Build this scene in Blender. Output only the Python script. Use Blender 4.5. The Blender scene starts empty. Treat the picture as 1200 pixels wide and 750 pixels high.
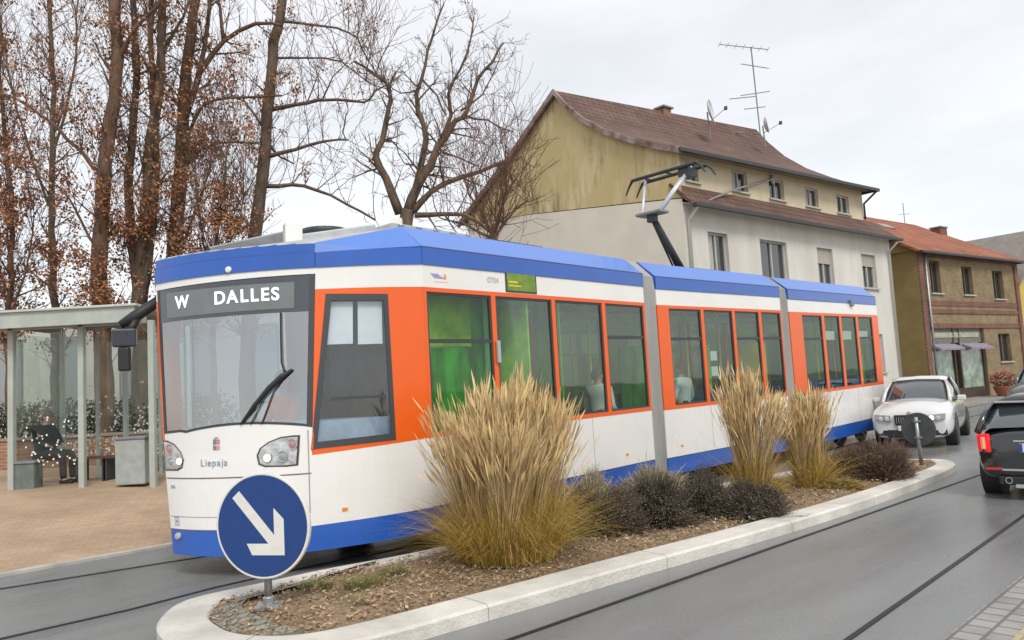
import bpy, bmesh, math, random
from mathutils import Vector, Matrix, noise
R = math.radians
rnd = random.Random(7)
sc = bpy.context.scene
col = sc.collection

# ------------------------------------------------------------------ camera frame
F, HOR, ROLL, EYE = 900.0, 452.0, R(3.2), 1.75
_p = math.atan((HOR - 375) / F)
_f = Vector((0, math.cos(_p), math.sin(_p))); _u0 = Vector((0, -math.sin(_p), math.cos(_p))); _r0 = Vector((1, 0, 0))
_r = _r0 * math.cos(ROLL) - _u0 * math.sin(ROLL)
_u = _r0 * math.sin(ROLL) + _u0 * math.cos(ROLL)
CE = Vector((0, 0, EYE))
def ray(x, y): return _f + _r * ((x - 600) / F) - _u * ((y - 375) / F)
def gp(x, y, z=0.0):                      # where a sight line meets the level z
    d = ray(x, y); return CE + d * ((z - EYE) / d.z)
def dp(x, y, Y):                          # point at distance Y
    d = ray(x, y); return CE + d * (Y / d.y)
def vp(x, y, P, ang):                     # where a sight line meets an upright plane
    n = Vector((-math.sin(ang), math.cos(ang), 0)); d = ray(x, y)
    return CE + d * ((Vector((P[0], P[1], 0)) - CE).dot(n) / d.dot(n))

# ------------------------------------------------------------------ materials
MATS = {}
def nodes_of(m):
    nt = m.node_tree; return nt, nt.nodes, nt.links
def mat(name, color, rough=0.6, metal=0.0, var=0.0, scale=4.0, color2=None, bump=0.0, bscale=40.0, spec=0.5, coat=0.0, emit=None, estr=0.0, detail=6, stretch=None, island=0.0, sheen=None):
    if name in MATS: return MATS[name]
    m = bpy.data.materials.new(name); m.use_nodes = True; MATS[name] = m
    nt, N, L = nodes_of(m); b = N['Principled BSDF']
    b.inputs['Base Color'].default_value = (*color, 1); b.inputs['Roughness'].default_value = rough
    b.inputs['Metallic'].default_value = metal; b.inputs['Specular IOR Level'].default_value = spec
    b.inputs['Coat Weight'].default_value = coat; b.inputs['Coat Roughness'].default_value = 0.08
    if emit: b.inputs['Emission Color'].default_value = (*emit, 1); b.inputs['Emission Strength'].default_value = estr
    tc = N.new('ShaderNodeTexCoord'); mp = N.new('ShaderNodeMapping'); L.new(tc.outputs['Object'], mp.inputs[0])
    if stretch: mp.inputs['Scale'].default_value = stretch
    last = None
    if var > 0 or color2:
        n = N.new('ShaderNodeTexNoise'); n.inputs['Scale'].default_value = scale; n.inputs['Detail'].default_value = detail; n.inputs['Roughness'].default_value = .62
        L.new(mp.outputs[0], n.inputs['Vector'])
        cr = N.new('ShaderNodeValToRGB'); L.new(n.outputs['Fac'], cr.inputs[0])
        c2 = color2 or tuple(c * (1 + var) for c in color); c1 = color if color2 else tuple(c * (1 - var) for c in color)
        cr.color_ramp.elements[0].position = .35; cr.color_ramp.elements[1].position = .66
        cr.color_ramp.elements[0].color = (*c1, 1); cr.color_ramp.elements[1].color = (*c2, 1)
        last = cr.outputs[0]; L.new(last, b.inputs['Base Color'])
        rr = N.new('ShaderNodeMapRange'); L.new(n.outputs['Fac'], rr.inputs[0]); rr.inputs[3].default_value = max(0, rough - .08); rr.inputs[4].default_value = min(1, rough + .08)
        L.new(rr.outputs[0], b.inputs['Roughness'])
    if island > 0:
        g = N.new('ShaderNodeNewGeometry'); hs = N.new('ShaderNodeHueSaturation')
        mr = N.new('ShaderNodeMapRange'); L.new(g.outputs['Random Per Island'], mr.inputs[0]); mr.inputs[3].default_value = 1 - island; mr.inputs[4].default_value = 1 + island
        L.new(mr.outputs[0], hs.inputs['Value'])
        mh = N.new('ShaderNodeMapRange'); 
        wn = N.new('ShaderNodeMath'); wn.operation = 'FRACT'; ml = N.new('ShaderNodeMath'); ml.operation = 'MULTIPLY'; ml.inputs[1].default_value = 7.13
        L.new(g.outputs['Random Per Island'], ml.inputs[0]); L.new(ml.outputs[0], wn.inputs[0]); L.new(wn.outputs[0], mh.inputs[0])
        mh.inputs[3].default_value = .485; mh.inputs[4].default_value = .515; L.new(mh.outputs[0], hs.inputs['Hue'])
        if last: L.new(last, hs.inputs['Color'])
        else: hs.inputs['Color'].default_value = (*color, 1)
        L.new(hs.outputs[0], b.inputs['Base Color'])
    if bump > 0:
        n2 = N.new('ShaderNodeTexNoise'); n2.inputs['Scale'].default_value = bscale; n2.inputs['Detail'].default_value = 5; L.new(mp.outputs[0], n2.inputs['Vector'])
        bp = N.new('ShaderNodeBump'); bp.inputs['Strength'].default_value = bump; bp.inputs['Distance'].default_value = .02
        L.new(n2.outputs['Fac'], bp.inputs['Height']); L.new(bp.outputs[0], b.inputs['Normal'])
    return m
def glass(name, tint=(.7, .78, .76), refl=.12, rough=.02, edge=.6):
    if name in MATS: return MATS[name]
    m = bpy.data.materials.new(name); m.use_nodes = True; MATS[name] = m
    nt, N, L = nodes_of(m); N.remove(N['Principled BSDF']); out = N['Material Output']
    t = N.new('ShaderNodeBsdfTransparent'); t.inputs[0].default_value = (*tint, 1)
    g = N.new('ShaderNodeBsdfGlossy'); g.inputs['Roughness'].default_value = rough; g.inputs[0].default_value = (.95, .97, 1, 1)
    lw = N.new('ShaderNodeLayerWeight'); lw.inputs[0].default_value = .25
    mr = N.new('ShaderNodeMapRange'); L.new(lw.outputs['Fresnel'], mr.inputs[0]); mr.inputs[3].default_value = refl; mr.inputs[4].default_value = edge
    mx = N.new('ShaderNodeMixShader'); L.new(mr.outputs[0], mx.inputs[0]); L.new(t.outputs[0], mx.inputs[1]); L.new(g.outputs[0], mx.inputs[2])
    n = N.new('ShaderNodeTexNoise'); n.inputs['Scale'].default_value = 1.3; n.inputs['Detail'].default_value = 1
    tc = N.new('ShaderNodeTexCoord'); L.new(tc.outputs['Object'], n.inputs['Vector'])
    bp = N.new('ShaderNodeBump'); bp.inputs['Strength'].default_value = .12; bp.inputs['Distance'].default_value = .02; L.new(n.outputs['Fac'], bp.inputs['Height']); L.new(bp.outputs[0], g.inputs['Normal'])
    L.new(mx.outputs[0], out.inputs[0]); return m
def brick_mat(name, c1, c2, cm, bw, bh, mortar=.01, rough=.8, axis='XZ', rot=0, offset=.5, var=.25, bump=.3, vscale=1.5):
    m = bpy.data.materials.new(name); m.use_nodes = True; MATS[name] = m
    nt, N, L = nodes_of(m); b = N['Principled BSDF']; b.inputs['Roughness'].default_value = rough
    tc = N.new('ShaderNodeTexCoord'); mp = N.new('ShaderNodeMapping'); L.new(tc.outputs['Object'], mp.inputs[0]); mp.inputs['Rotation'].default_value = (0, 0, rot)
    vec = mp.outputs[0]
    if axis != 'XY':
        sx = N.new('ShaderNodeSeparateXYZ'); L.new(vec, sx.inputs[0]); cx = N.new('ShaderNodeCombineXYZ')
        L.new(sx.outputs[0 if axis == 'XZ' else 1], cx.inputs[0]); L.new(sx.outputs[2], cx.inputs[1]); vec = cx.outputs[0]
    bt = N.new('ShaderNodeTexBrick'); L.new(vec, bt.inputs['Vector']); bt.offset = offset
    bt.inputs['Color1'].default_value = (*c1, 1); bt.inputs['Color2'].default_value = (*c2, 1); bt.inputs['Mortar'].default_value = (*cm, 1)
    bt.inputs['Scale'].default_value = 1; bt.inputs['Mortar Size'].default_value = mortar; bt.inputs['Brick Width'].default_value = bw; bt.inputs['Row Height'].default_value = bh
    n = N.new('ShaderNodeTexNoise'); n.inputs['Scale'].default_value = vscale; n.inputs['Detail'].default_value = 8; n.inputs['Roughness'].default_value = .65; L.new(mp.outputs[0], n.inputs['Vector'])
    mr = N.new('ShaderNodeMapRange'); L.new(n.outputs['Fac'], mr.inputs[0]); mr.inputs[1].default_value = .3; mr.inputs[2].default_value = .7; mr.inputs[3].default_value = 1 - var; mr.inputs[4].default_value = 1 + var
    hs = N.new('ShaderNodeHueSaturation'); L.new(bt.outputs['Color'], hs.inputs['Color']); L.new(mr.outputs[0], hs.inputs['Value']); L.new(hs.outputs[0], b.inputs['Base Color'])
    bp = N.new('ShaderNodeBump'); bp.inputs['Strength'].default_value = bump; bp.inputs['Distance'].default_value = .01; bp.invert = True; L.new(bt.outputs['Fac'], bp.inputs['Height']); L.new(bp.outputs[0], b.inputs['Normal'])
    return m

# ------------------------------------------------------------------ mesh builder
class MB:
    def __init__(s): s.v = []; s.f = []; s.mi = []; s.mats = []
    def m(s, mt):
        if mt not in s.mats: s.mats.append(mt)
        return s.mats.index(mt)
    def poly(s, pts, mt):
        i = len(s.v); s.v += [Vector(p) for p in pts]; s.f.append(list(range(i, i + len(pts)))); s.mi.append(s.m(mt))
    def grid(s, rows, mt, closed=False):
        i = len(s.v); n = len(rows[0]); k = s.m(mt)
        for r in rows: s.v += [Vector(p) for p in r]
        for a in range(len(rows) - 1):
            for b in range(n if closed else n - 1):
                c = (b + 1) % n
                s.f.append([i + a * n + b, i + a * n + c, i + (a + 1) * n + c, i + (a + 1) * n + b]); s.mi.append(k)
        return i
    def prism(s, pts, off, mt):
        off = Vector(off); n = len(pts); i = len(s.v); k = s.m(mt)
        s.v += [Vector(p) for p in pts] + [Vector(p) + off for p in pts]
        s.f.append(list(range(i, i + n))[::-1]); s.mi.append(k); s.f.append(list(range(i + n, i + 2 * n))); s.mi.append(k)
        for a in range(n):
            b = (a + 1) % n; s.f.append([i + a, i + b, i + n + b, i + n + a]); s.mi.append(k)
    def box(s, c, size, mt, M=None):
        x, y, z = [q / 2 for q in size]; c = Vector(c)
        P = [Vector(p) for p in ((-x, -y, -z), (x, -y, -z), (x, y, -z), (-x, y, -z), (-x, -y, z), (x, -y, z), (x, y, z), (-x, y, z))]
        if M is not None: P = [M @ p for p in P]
        i = len(s.v); s.v += [c + p for p in P]; k = s.m(mt)
        for f in ((3, 2, 1, 0), (4, 5, 6, 7), (0, 1, 5, 4), (1, 2, 6, 5), (2, 3, 7, 6), (3, 0, 4, 7)): s.f.append([i + q for q in f]); s.mi.append(k)
    def tube(s, pts, rad, mt, n=8, cap=True):
        pts = [Vector(p) for p in pts]; rows = []
        if not hasattr(rad, '__len__'): rad = [rad] * len(pts)
        prev = None
        for j, p in enumerate(pts):
            t = (pts[min(j + 1, len(pts) - 1)] - pts[max(j - 1, 0)])
            if t.length < 1e-9: t = Vector((0, 0, 1))
            t.normalize()
            if prev is None: a = t.orthogonal().normalized()
            else:
                a = prev - t * prev.dot(t); a = a.normalized() if a.length > 1e-6 else t.orthogonal().normalized()
            prev = a; b = t.cross(a)
            rows.append([p + (a * math.cos(2 * math.pi * q / n) + b * math.sin(2 * math.pi * q / n)) * rad[j] for q in range(n)])
        i = s.grid(rows, mt, True)
        if cap:
            k = s.m(mt); s.f.append([i + q for q in range(n)][::-1]); s.mi.append(k)
            e = i + (len(rows) - 1) * n; s.f.append([e + q for q in range(n)]); s.mi.append(k)
    def lathe(s, c, axis, prof, mt, n=24, cap=True):   # prof: (radius, offset along axis)
        c = Vector(c); axis = Vector(axis).normalized(); a = axis.orthogonal().normalized(); b = axis.cross(a)
        rows = [[c + axis * h + (a * math.cos(2 * math.pi * q / n) + b * math.sin(2 * math.pi * q / n)) * r for q in range(n)] for r, h in prof]
        i = s.grid(rows, mt, True)
        if cap:
            k = s.m(mt); s.f.append([i + q for q in range(n)][::-1]); s.mi.append(k)
            e = i + (len(rows) - 1) * n; s.f.append([e + q for q in range(n)]); s.mi.append(k)
    def build(s, name, parent=None, smooth=False, bevel=0, subsurf=0, solid=0, fix=True, wn=False, label=None):
        o0 = wpos(parent) if parent else Vector((0, 0, 0))
        me = bpy.data.meshes.new(name); me.from_pydata([v - o0 for v in s.v], [], s.f)
        for mt in s.mats: me.materials.append(mt)
        me.polygons.foreach_set('material_index', s.mi)
        if smooth: me.polygons.foreach_set('use_smooth', [True] * len(s.f))
        me.update()
        if fix:
            bm = bmesh.new(); bm.from_mesh(me); bmesh.ops.remove_doubles(bm, verts=bm.verts, dist=1e-5); bmesh.ops.recalc_face_normals(bm, faces=bm.faces); bm.to_mesh(me); bm.free()
        o = bpy.data.objects.new(name, me); col.objects.link(o)
        if parent: o.parent = parent
        if solid: q = o.modifiers.new('s', 'SOLIDIFY'); q.thickness = solid; q.offset = -1
        if bevel: q = o.modifiers.new('b', 'BEVEL'); q.width = bevel; q.segments = 2; q.limit_method = 'ANGLE'; q.angle_limit = R(35)
        if subsurf: q = o.modifiers.new('u', 'SUBSURF'); q.levels = subsurf; q.render_levels = subsurf
        if label: o['label'] = label
        return o
def wpos(o):
    p = Vector(o.location)
    while o.parent: o = o.parent; p += o.location
    return p
def tag(o, label=None, cat=None, group=None, kind=None):
    if label: o['label'] = label
    if cat: o['category'] = cat
    if group: o['group'] = group
    if kind: o['kind'] = kind
    return o
def empty(name, loc, label=None, cat=None, group=None):
    o = bpy.data.objects.new(name, None); col.objects.link(o); o.location = loc; o.empty_display_size = .2
    return tag(o, label, cat, group)
def copy_tree(o, parent=None):
    c = o.copy(); col.objects.link(c)
    if parent: c.parent = parent
    for ch in list(o.children): copy_tree(ch, c)
    return c
def text_mesh(txt, size, mt, parent, name, origin, xdir, zdir, depth=.004, align='LEFT', bold=0.0, spacing=1.0, sx=1.0):
    cu = bpy.data.curves.new(name, 'FONT'); cu.body = txt; cu.size = size; cu.extrude = depth; cu.align_x = align; cu.offset = bold; cu.space_character = spacing
    t = bpy.data.objects.new('tmp', cu); col.objects.link(t)
    dg = bpy.context.evaluated_depsgraph_get(); me = bpy.data.meshes.new_from_object(t.evaluated_get(dg)); bpy.data.objects.remove(t)
    x = Vector(xdir).normalized(); zz = Vector(zdir); zz = (zz - x * zz.dot(x)).normalized(); n = x.cross(zz)
    M = Matrix(((x.x * sx, zz.x, n.x), (x.y * sx, zz.y, n.y), (x.z * sx, zz.z, n.z)))
    o0 = wpos(parent) if parent else Vector()
    for v in me.vertices: v.co = M @ v.co + Vector(origin) - o0
    me.materials.clear(); me.materials.append(mt)
    o = bpy.data.objects.new(name, me); col.objects.link(o)
    if parent: o.parent = parent
    return o
def lerp(a, b, t): return a + (b - a) * t

# palette
asphalt = mat('asphalt', (.115, .117, .118), .42, var=.18, scale=.9, bump=.25, bscale=90, detail=9)
M_white = mat('white_paint', (.78, .77, .74), .28, var=.03, scale=1.2, coat=.4)
M_orange = mat('orange_paint', (.80, .115, .008), .35, var=.03, scale=2, coat=.15)
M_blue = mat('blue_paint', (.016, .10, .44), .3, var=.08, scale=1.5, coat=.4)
M_bluel = mat('sunlit_roof_blue', (.085, .20, .58), .4, var=.05, scale=2, coat=.2)  # lighter copy of the tram blue, sunlight painted into the inclined roof panels
M_black = mat('black_rubber', (.02, .02, .022), .55)
M_dark = mat('dark_metal', (.035, .04, .045), .5, var=.2, scale=6)
M_grey = mat('light_grey_metal', (.42, .44, .45), .45, var=.12, scale=5)
M_mid = mat('mid_grey_metal', (.2, .21, .22), .5, var=.15, scale=5)
M_zinc = mat('galvanised_steel', (.36, .38, .38), .42, metal=.6, var=.15, scale=12)
M_bellow = mat('bellows_fabric', (.34, .34, .33), .7, color2=(.22, .22, .20), scale=1.4, bump=.2, bscale=20, stretch=(1, 1, .3))
M_glass = glass('tinted_glass', (.86, .91, .86), .02, .03, .17)
M_glass2 = glass('dimming_glass', (.28, .36, .28), .03, .03, .3)  # interior darkness put into the tint of the far and rear panes
M_wind = glass('windscreen_glass', (.62, .72, .80), .33, .06, .6)
M_lens = mat('clear_lens', (.55, .57, .58), .1, spec=.8, coat=1)
M_red = mat('red_lens', (.55, .01, .015), .15, coat=1)

# ================================================================== GROUND
def sheet(name, pts, z, mt, zf=None):
    b = MB(); b.poly([(p[0], p[1], (zf(p) if zf else z)) for p in pts], mt); o = b.build(name, fix=False)
    # upward facing
    if o.data.polygons[0].normal.z < 0: o.data.flip_normals()
    return tag(o, kind='structure')
g = MB(); n = 24
xs = [-400, -120, -40, -15, 0, 15, 40, 120, 400]
g.grid([[(x, y, 0) for x in xs] for y in (-200, -60, -20, 0, 15, 30, 60, 150, 600)], mat('town_ground', (.16, .155, .145), .8, var=.2, scale=.4, bump=.2))
tag(g.build('ground'), kind='structure')

sd = Vector((math.cos(R(44)), math.sin(R(44)), 0)); sn = Vector((-sd.y, sd.x, 0))      # street direction / to the left of it
def st(a, b, z=0): p = sd * a + sn * b; return Vector((p.x, p.y, z))
def st_of(p): p = Vector((p[0], p[1], 0)); return p.dot(sd), p.dot(sn)
# wet asphalt with soft patches and finer wear
def road_material():
    m = mat('wet_asphalt', (.125, .127, .128), .4)
    nt, N, L = nodes_of(m); b = N['Principled BSDF']; tc = N.new('ShaderNodeTexCoord'); mp = N.new('ShaderNodeMapping'); L.new(tc.outputs['Object'], mp.inputs[0])
    mp.inputs['Rotation'].default_value = (0, 0, -R(44))
    mp2 = N.new('ShaderNodeMapping'); L.new(mp.outputs[0], mp2.inputs[0]); mp2.inputs['Scale'].default_value = (.25, 1.1, 1)
    a = N.new('ShaderNodeTexNoise'); a.inputs['Scale'].default_value = 1.1; a.inputs['Detail'].default_value = 6; L.new(mp2.outputs[0], a.inputs['Vector'])
    c = N.new('ShaderNodeTexNoise'); c.inputs['Scale'].default_value = 140; c.inputs['Detail'].default_value = 4; L.new(tc.outputs['Object'], c.inputs['Vector'])
    r1 = N.new('ShaderNodeValToRGB'); L.new(a.outputs['Fac'], r1.inputs[0]); r1.color_ramp.elements[0].position = .3; r1.color_ramp.elements[1].position = .7
    r1.color_ramp.elements[0].color = (.155, .16, .163, 1); r1.color_ramp.elements[1].color = (.225, .229, .228, 1)
    mr = N.new('ShaderNodeMapRange'); L.new(c.outputs['Fac'], mr.inputs[0]); mr.inputs[1].default_value = .3; mr.inputs[2].default_value = .7; mr.inputs[3].default_value = .75; mr.inputs[4].default_value = 1.25
    h = N.new('ShaderNodeHueSaturation'); L.new(r1.outputs[0], h.inputs['Color']); L.new(mr.outputs[0], h.inputs['Value']); L.new(h.outputs[0], b.inputs['Base Color'])
    rr = N.new('ShaderNodeMapRange'); L.new(a.outputs['Fac'], rr.inputs[0]); rr.inputs[1].default_value = .3; rr.inputs[2].default_value = .7; rr.inputs[3].default_value = .16; rr.inputs[4].default_value = .42; L.new(rr.outputs[0], b.inputs['Roughness'])
    bp = N.new('ShaderNodeBump'); bp.inputs['Strength'].default_value = .25; bp.inputs['Distance'].default_value = .005; L.new(c.outputs['Fac'], bp.inputs['Height']); L.new(bp.outputs[0], b.inputs['Normal'])
    return m
M_road = road_material()
kr0, kr1 = gp(1110, 750), gp(1200, 668)                      # right road edge
aR = st_of(kr0)[1]
pl0, pl1 = gp(0, 675), gp(190, 640)
aL = (st_of(pl0)[1] + st_of(pl1)[1]) / 2
aH = 9.2                                                     # kerb in front of the houses
g = MB(); nseg = 30
road_pts = []
sheet('road', [st(-30, aR), st(80, aR), st(80, aH), st(5.5, aH), st(5.5, aL), st(-30, aL)], .004, M_road)
# right hand side: sett gutter then sandy pavement
setts = brick_mat('granite_setts', (.34, .33, .31), (.27, .26, .25), (.16, .15, .14), .16, .16, .012, .75, 'XY', -R(44), .5, .25)
sand = brick_mat('sand_paving', (.42, .34, .21), (.36, .30, .19), (.25, .21, .14), .2, .2, .006, .8, 'XY', -R(44), .5, .25)
gw = .34
b = MB(); b.prism([st(-30, aR, .0), st(80, aR, .0), st(80, aR - gw, .0), st(-30, aR - gw, .0)], (0, 0, .025), setts); tag(b.build('gutter'), kind='structure')
b = MB(); b.prism([st(-30, aR - gw, 0), st(80, aR - gw, 0), st(80, aR - 4.5, 0), st(-30, aR - 4.5, 0)], (0, 0, .05), sand); tag(b.build('pavement'), kind='structure')
# house side pavement
b = MB(); b.prism([st(5.5, aH, 0), st(80, aH, 0), st(80, aH + 9, 0), st(5.5, aH + 9, 0)], (0, 0, .1), brick_mat('concrete_paving', (.30, .29, .27), (.26, .25, .24), (.17, .16, .15), .4, .3, .008, .8, 'XY', -R(44))); tag(b.build('pavement'), kind='structure')
# plaza, rising gently away from the road
plaza_m = brick_mat('clay_paving', (.43, .30, .20), (.37, .26, .17), (.30, .22, .15), .2, .1, .006, .75, 'XY', R(-20), .5, .22, .2, .8)
def pz(p):
    d = st_of(p)[1] - aL; return .02 + max(0, min(.42, d * .085))
b = MB()
rows = []
for j, dd in enumerate((0, .2, 1, 2, 3, 4, 5.1, 8, 40)):
    rows.append([st(a, aL + dd, pz(st(a, aL + dd))) for a in (-30, -20, -10, -5, 0, 2.5, 5.49)])
b.grid(rows, plaza_m); tag(b.build('plaza'), kind='structure')
b = MB(); b.prism([st(-30, aL - .14, 0), st(5.49, aL - .14, 0), st(5.49, aL, 0), st(-30, aL, 0)], (0, 0, .035), mat('kerb_concrete', (.42, .40, .36), .75, var=.18, scale=3, bump=.3)); tag(b.build('kerb'), kind='structure')

# rails
M_rail = mat('rail_steel', (.012, .012, .013), .5, var=.3, scale=8)
def rail(pts):
    b = MB(); P = [Vector((p[0], p[1], 0)) for p in pts]; w = .018
    rows = []
    for j, p in enumerate(P):
        t = (P[min(j + 1, len(P) - 1)] - P[max(0, j - 1)]).normalized(); nn = Vector((-t.y, t.x, 0))
        rows.append([p - nn * w + Vector((0, 0, .0)), p - nn * w + Vector((0, 0, .012)), p + nn * w + Vector((0, 0, .012)), p + nn * w])
    b.grid(rows, M_rail); return tag(b.build('tram_rail'), kind='structure')
def ext(a, b, t0, t1): d = (b - a).normalized(); return [a - d * t0, a, b, b + d * t1]
rail(ext(gp(600, 750), gp(1140, 560), 6, 60))
rail(ext(gp(995, 750), gp(1200, 605), 6, 60))
S0 = Vector((-.96, 8.39, 0))
rl1 = [gp(-60, 701), gp(0, 691), gp(120, 672), gp(245, 652)]
rl2 = [gp(-40, 762), gp(0, 750), gp(150, 716), gp(250, 690), gp(330, 672)]
rail(rl1 + [Vector((-1.2, 10.6, 0)), Vector((3.2, 15.0, 0)), Vector((12, 24, 0)), Vector((40, 52, 0))])
rail(rl2 + [Vector((-.6, 9.6, 0)), Vector((3.8, 13.9, 0)), Vector((13, 23, 0)), Vector((41, 51, 0))])

# ================================================================== ISLAND
M_kerb = mat('pale_kerbstone', (.58, .555, .50), .75, var=.2, scale=1.6, bump=.5, bscale=35, detail=9)
kz = .12
outer_px = [(181, 738), (186, 722), (205, 707), (235, 697), (300, 684), (380, 666), (495, 646)]
front = [gp(x, y, kz) for x, y in [(1118, 547), (1058, 570), (973, 598), (860, 630), (740, 662), (627, 694), (560, 712), (453, 742)]]
front_ext = [gp(360, 763, kz), gp(270, 768, kz), gp(208, 760, kz)]
back1 = [gp(x, y, kz) for x, y in outer_px]
# back edge follows the tram side at a small distance
P_S, P_J1, P_J2, P_E = Vector((-.96, 8.39, 0)), Vector((2.16, 11.9, 0)), Vector((5.30, 14.87, 0)), Vector((8.77, 18.46, 0))
mid = [Vector((1.0, 10.0, kz)), Vector((3.3, 12.05, kz)), Vector((5.4, 13.3, kz)), Vector((6.8, 13.9, kz))]
tip = [gp(1062, 538.5, kz), gp(1100, 537, kz), gp(1120, 540.5, kz)]
loop = back1 + mid + tip + front + front_ext
loop = [Vector((p.x, p.y, 0)) for p in loop]
def smooth_loop(P, it=2):
    for _ in range(it):
        Q = []
        for i in range(len(P)):
            a, b_ = P[i], P[(i + 1) % len(P)]; Q += [lerp(a, b_, .25), lerp(a, b_, .75)]
        P = Q
    return P
loop = smooth_loop(loop, 3)
def inset(P, w):
    Q = []; n = len(P)
    area = sum(P[i].x * P[(i + 1) % n].y - P[(i + 1) % n].x * P[i].y for i in range(n)); sg = 1 if area > 0 else -1
    for i in range(n):
        t = (P[(i + 1) % n] - P[i - 1]).normalized(); nn = Vector((-t.y, t.x, 0)) * sg; Q.append(P[i] + nn * (w(P[i]) if callable(w) else w))
    return Q
kw = lambda p: lerp(.36, lerp(max(.22, .36 - .012 * max(0, p.y - 6)), .17, max(0, min(1, (p.y - p.x - 8.2) / 1.0))), max(0, min(1, (p.x + 2.9) / 1.0))) + .02 * max(0, min(1, (-.6 - p.x) / 1.6))
l1 = inset(loop, .02); l2_ = inset(loop, lambda p: kw(p) - .02); l3 = inset(loop, kw)
b = MB()
up = lambda P, z: [p + Vector((0, 0, z)) for p in P]
b.grid([up(loop, 0), up(loop, kz - .02), up(l1, kz), up(l2_, kz), up(l3, kz - .015), up(l3, .02)], M_kerb, True)
kerb = tag(b.build('kerb', smooth=False), kind='structure')
b = MB(); M_joint = mat('kerb_joint', (.26, .245, .21), .9)
acc = 0
for i in range(len(loop)):
    acc += (loop[(i + 1) % len(loop)] - loop[i]).length
    if acc > 1.9:
        acc = 0; a, c = loop[i], l3[i]; t = (loop[(i + 1) % len(loop)] - loop[i]).normalized() * .0022
        o_ = (a - c).normalized() * .003
        b.grid([[a + o_ - t + Vector((0, 0, .0)), a + o_ - t + Vector((0, 0, kz - .02)), l1[i] - t + Vector((0, 0, kz + .003)), l2_[i] - t + Vector((0, 0, kz + .003))],
                [a + o_ + t + Vector((0, 0, .0)), a + o_ + t + Vector((0, 0, kz - .02)), l1[i] + t + Vector((0, 0, kz + .003)), l2_[i] + t + Vector((0, 0, kz + .003))]], M_joint)
tag(b.build('kerb_joints'), kind='structure')
# damp dark gutter line along the kerb foot
# soil
soil_m = mat('bark_mulch', (.19, .125, .07), .95, color2=(.36, .26, .155), scale=45, bump=1.0, bscale=60, detail=10)
b = MB(); cen = sum(l3, Vector()) / len(l3)
bm = bmesh.new()
vs = [bm.verts.new(p + Vector((0, 0, .085))) for p in l3]; f_ = bm.faces.new(vs)
bmesh.ops.triangulate(bm, faces=[f_]); bmesh.ops.subdivide_edges(bm, edges=bm.edges, cuts=3, use_grid_fill=True)
bmesh.ops.triangulate(bm, faces=bm.faces); bmesh.ops.subdivide_edges(bm, edges=[e for e in bm.edges if e.calc_length() > .3], cuts=1)
for v in bm.verts:
    if not v.is_boundary: v.co.z += .03 + .05 * noise.noise(v.co * 2.5)
me = bpy.data.meshes.new('island_soil'); bm.to_mesh(me); bm.free(); me.materials.append(soil_m)
for p in me.polygons:
    if p.normal.z < 0: p.flip()
o = bpy.data.objects.new('island_soil', me); col.objects.link(o); tag(o, kind='structure')
# stone setts ring at the head of the island
def inside(P, p):
    c = False; n = len(P)
    for i in range(n):
        a, b_ = P[i], P[i - 1]
        if (a.y > p.y) != (b_.y > p.y) and p.x < (b_.x - a.x) * (p.y - a.y) / (b_.y - a.y) + a.x: c = not c
    return c
l4 = inset(loop, lambda p: kw(p) + .24 * max(0, min(1, (-1.5 - p.x) / .7)))
b = MB(); n_ = len(l3); hd = [i for i in range(n_) if loop[i].x < -1.45]
k = 0
hm = brick_mat('head_setts', (.30, .28, .23), (.24, .23, .19), (.14, .14, .1), .1, .1, .012, .85, 'XY', 0, .5, .3)
for i in hd:
    j = (i + 1) % n_
    if loop[j].x < -1.45: b.poly([l3[i] + Vector((0, 0, .112)), l3[j] + Vector((0, 0, .112)), l4[j] + Vector((0, 0, .150)), l4[i] + Vector((0, 0, .150))], hm)
tag(b.build('sett_border'), kind='structure')

# litter of leaves on the soil
lit = mat('litter', (.30, .19, .11), .9, island=.6)
lit2 = mat('litter_pale', (.36, .29, .18), .9, island=.4)
b = MB()
mnx, mxx = min(p.x for p in l3), max(p.x for p in l3); mny, mxy = min(p.y for p in l3), max(p.y for p in l3)
cnt = 0
while cnt < 13000:
    p = Vector((rnd.uniform(mnx, mxx), rnd.uniform(mny, mxy), 0))
    if rnd.random() > (1.3 - (p.y - mny) / 9): continue
    if not inside(l3, p): continue
    cnt += 1
    a = rnd.uniform(0, 6.28); l = rnd.uniform(.010, .029); w = l * rnd.uniform(.25, .6); t = Vector((math.cos(a), math.sin(a), rnd.uniform(-.5, .5))); q = Vector((-math.sin(a), math.cos(a), rnd.uniform(-.5, .5)))
    c = p + Vector((0, 0, .125 + rnd.uniform(0, .03)))
    b.poly([c - t * l, c - q * w, c + t * l, c + q * w], lit if rnd.random() < .6 else lit2)
tag(b.build('leaf_litter', fix=False), 'brown bark chips and dead leaves covering the planted traffic island', kind='stuff')

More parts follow.
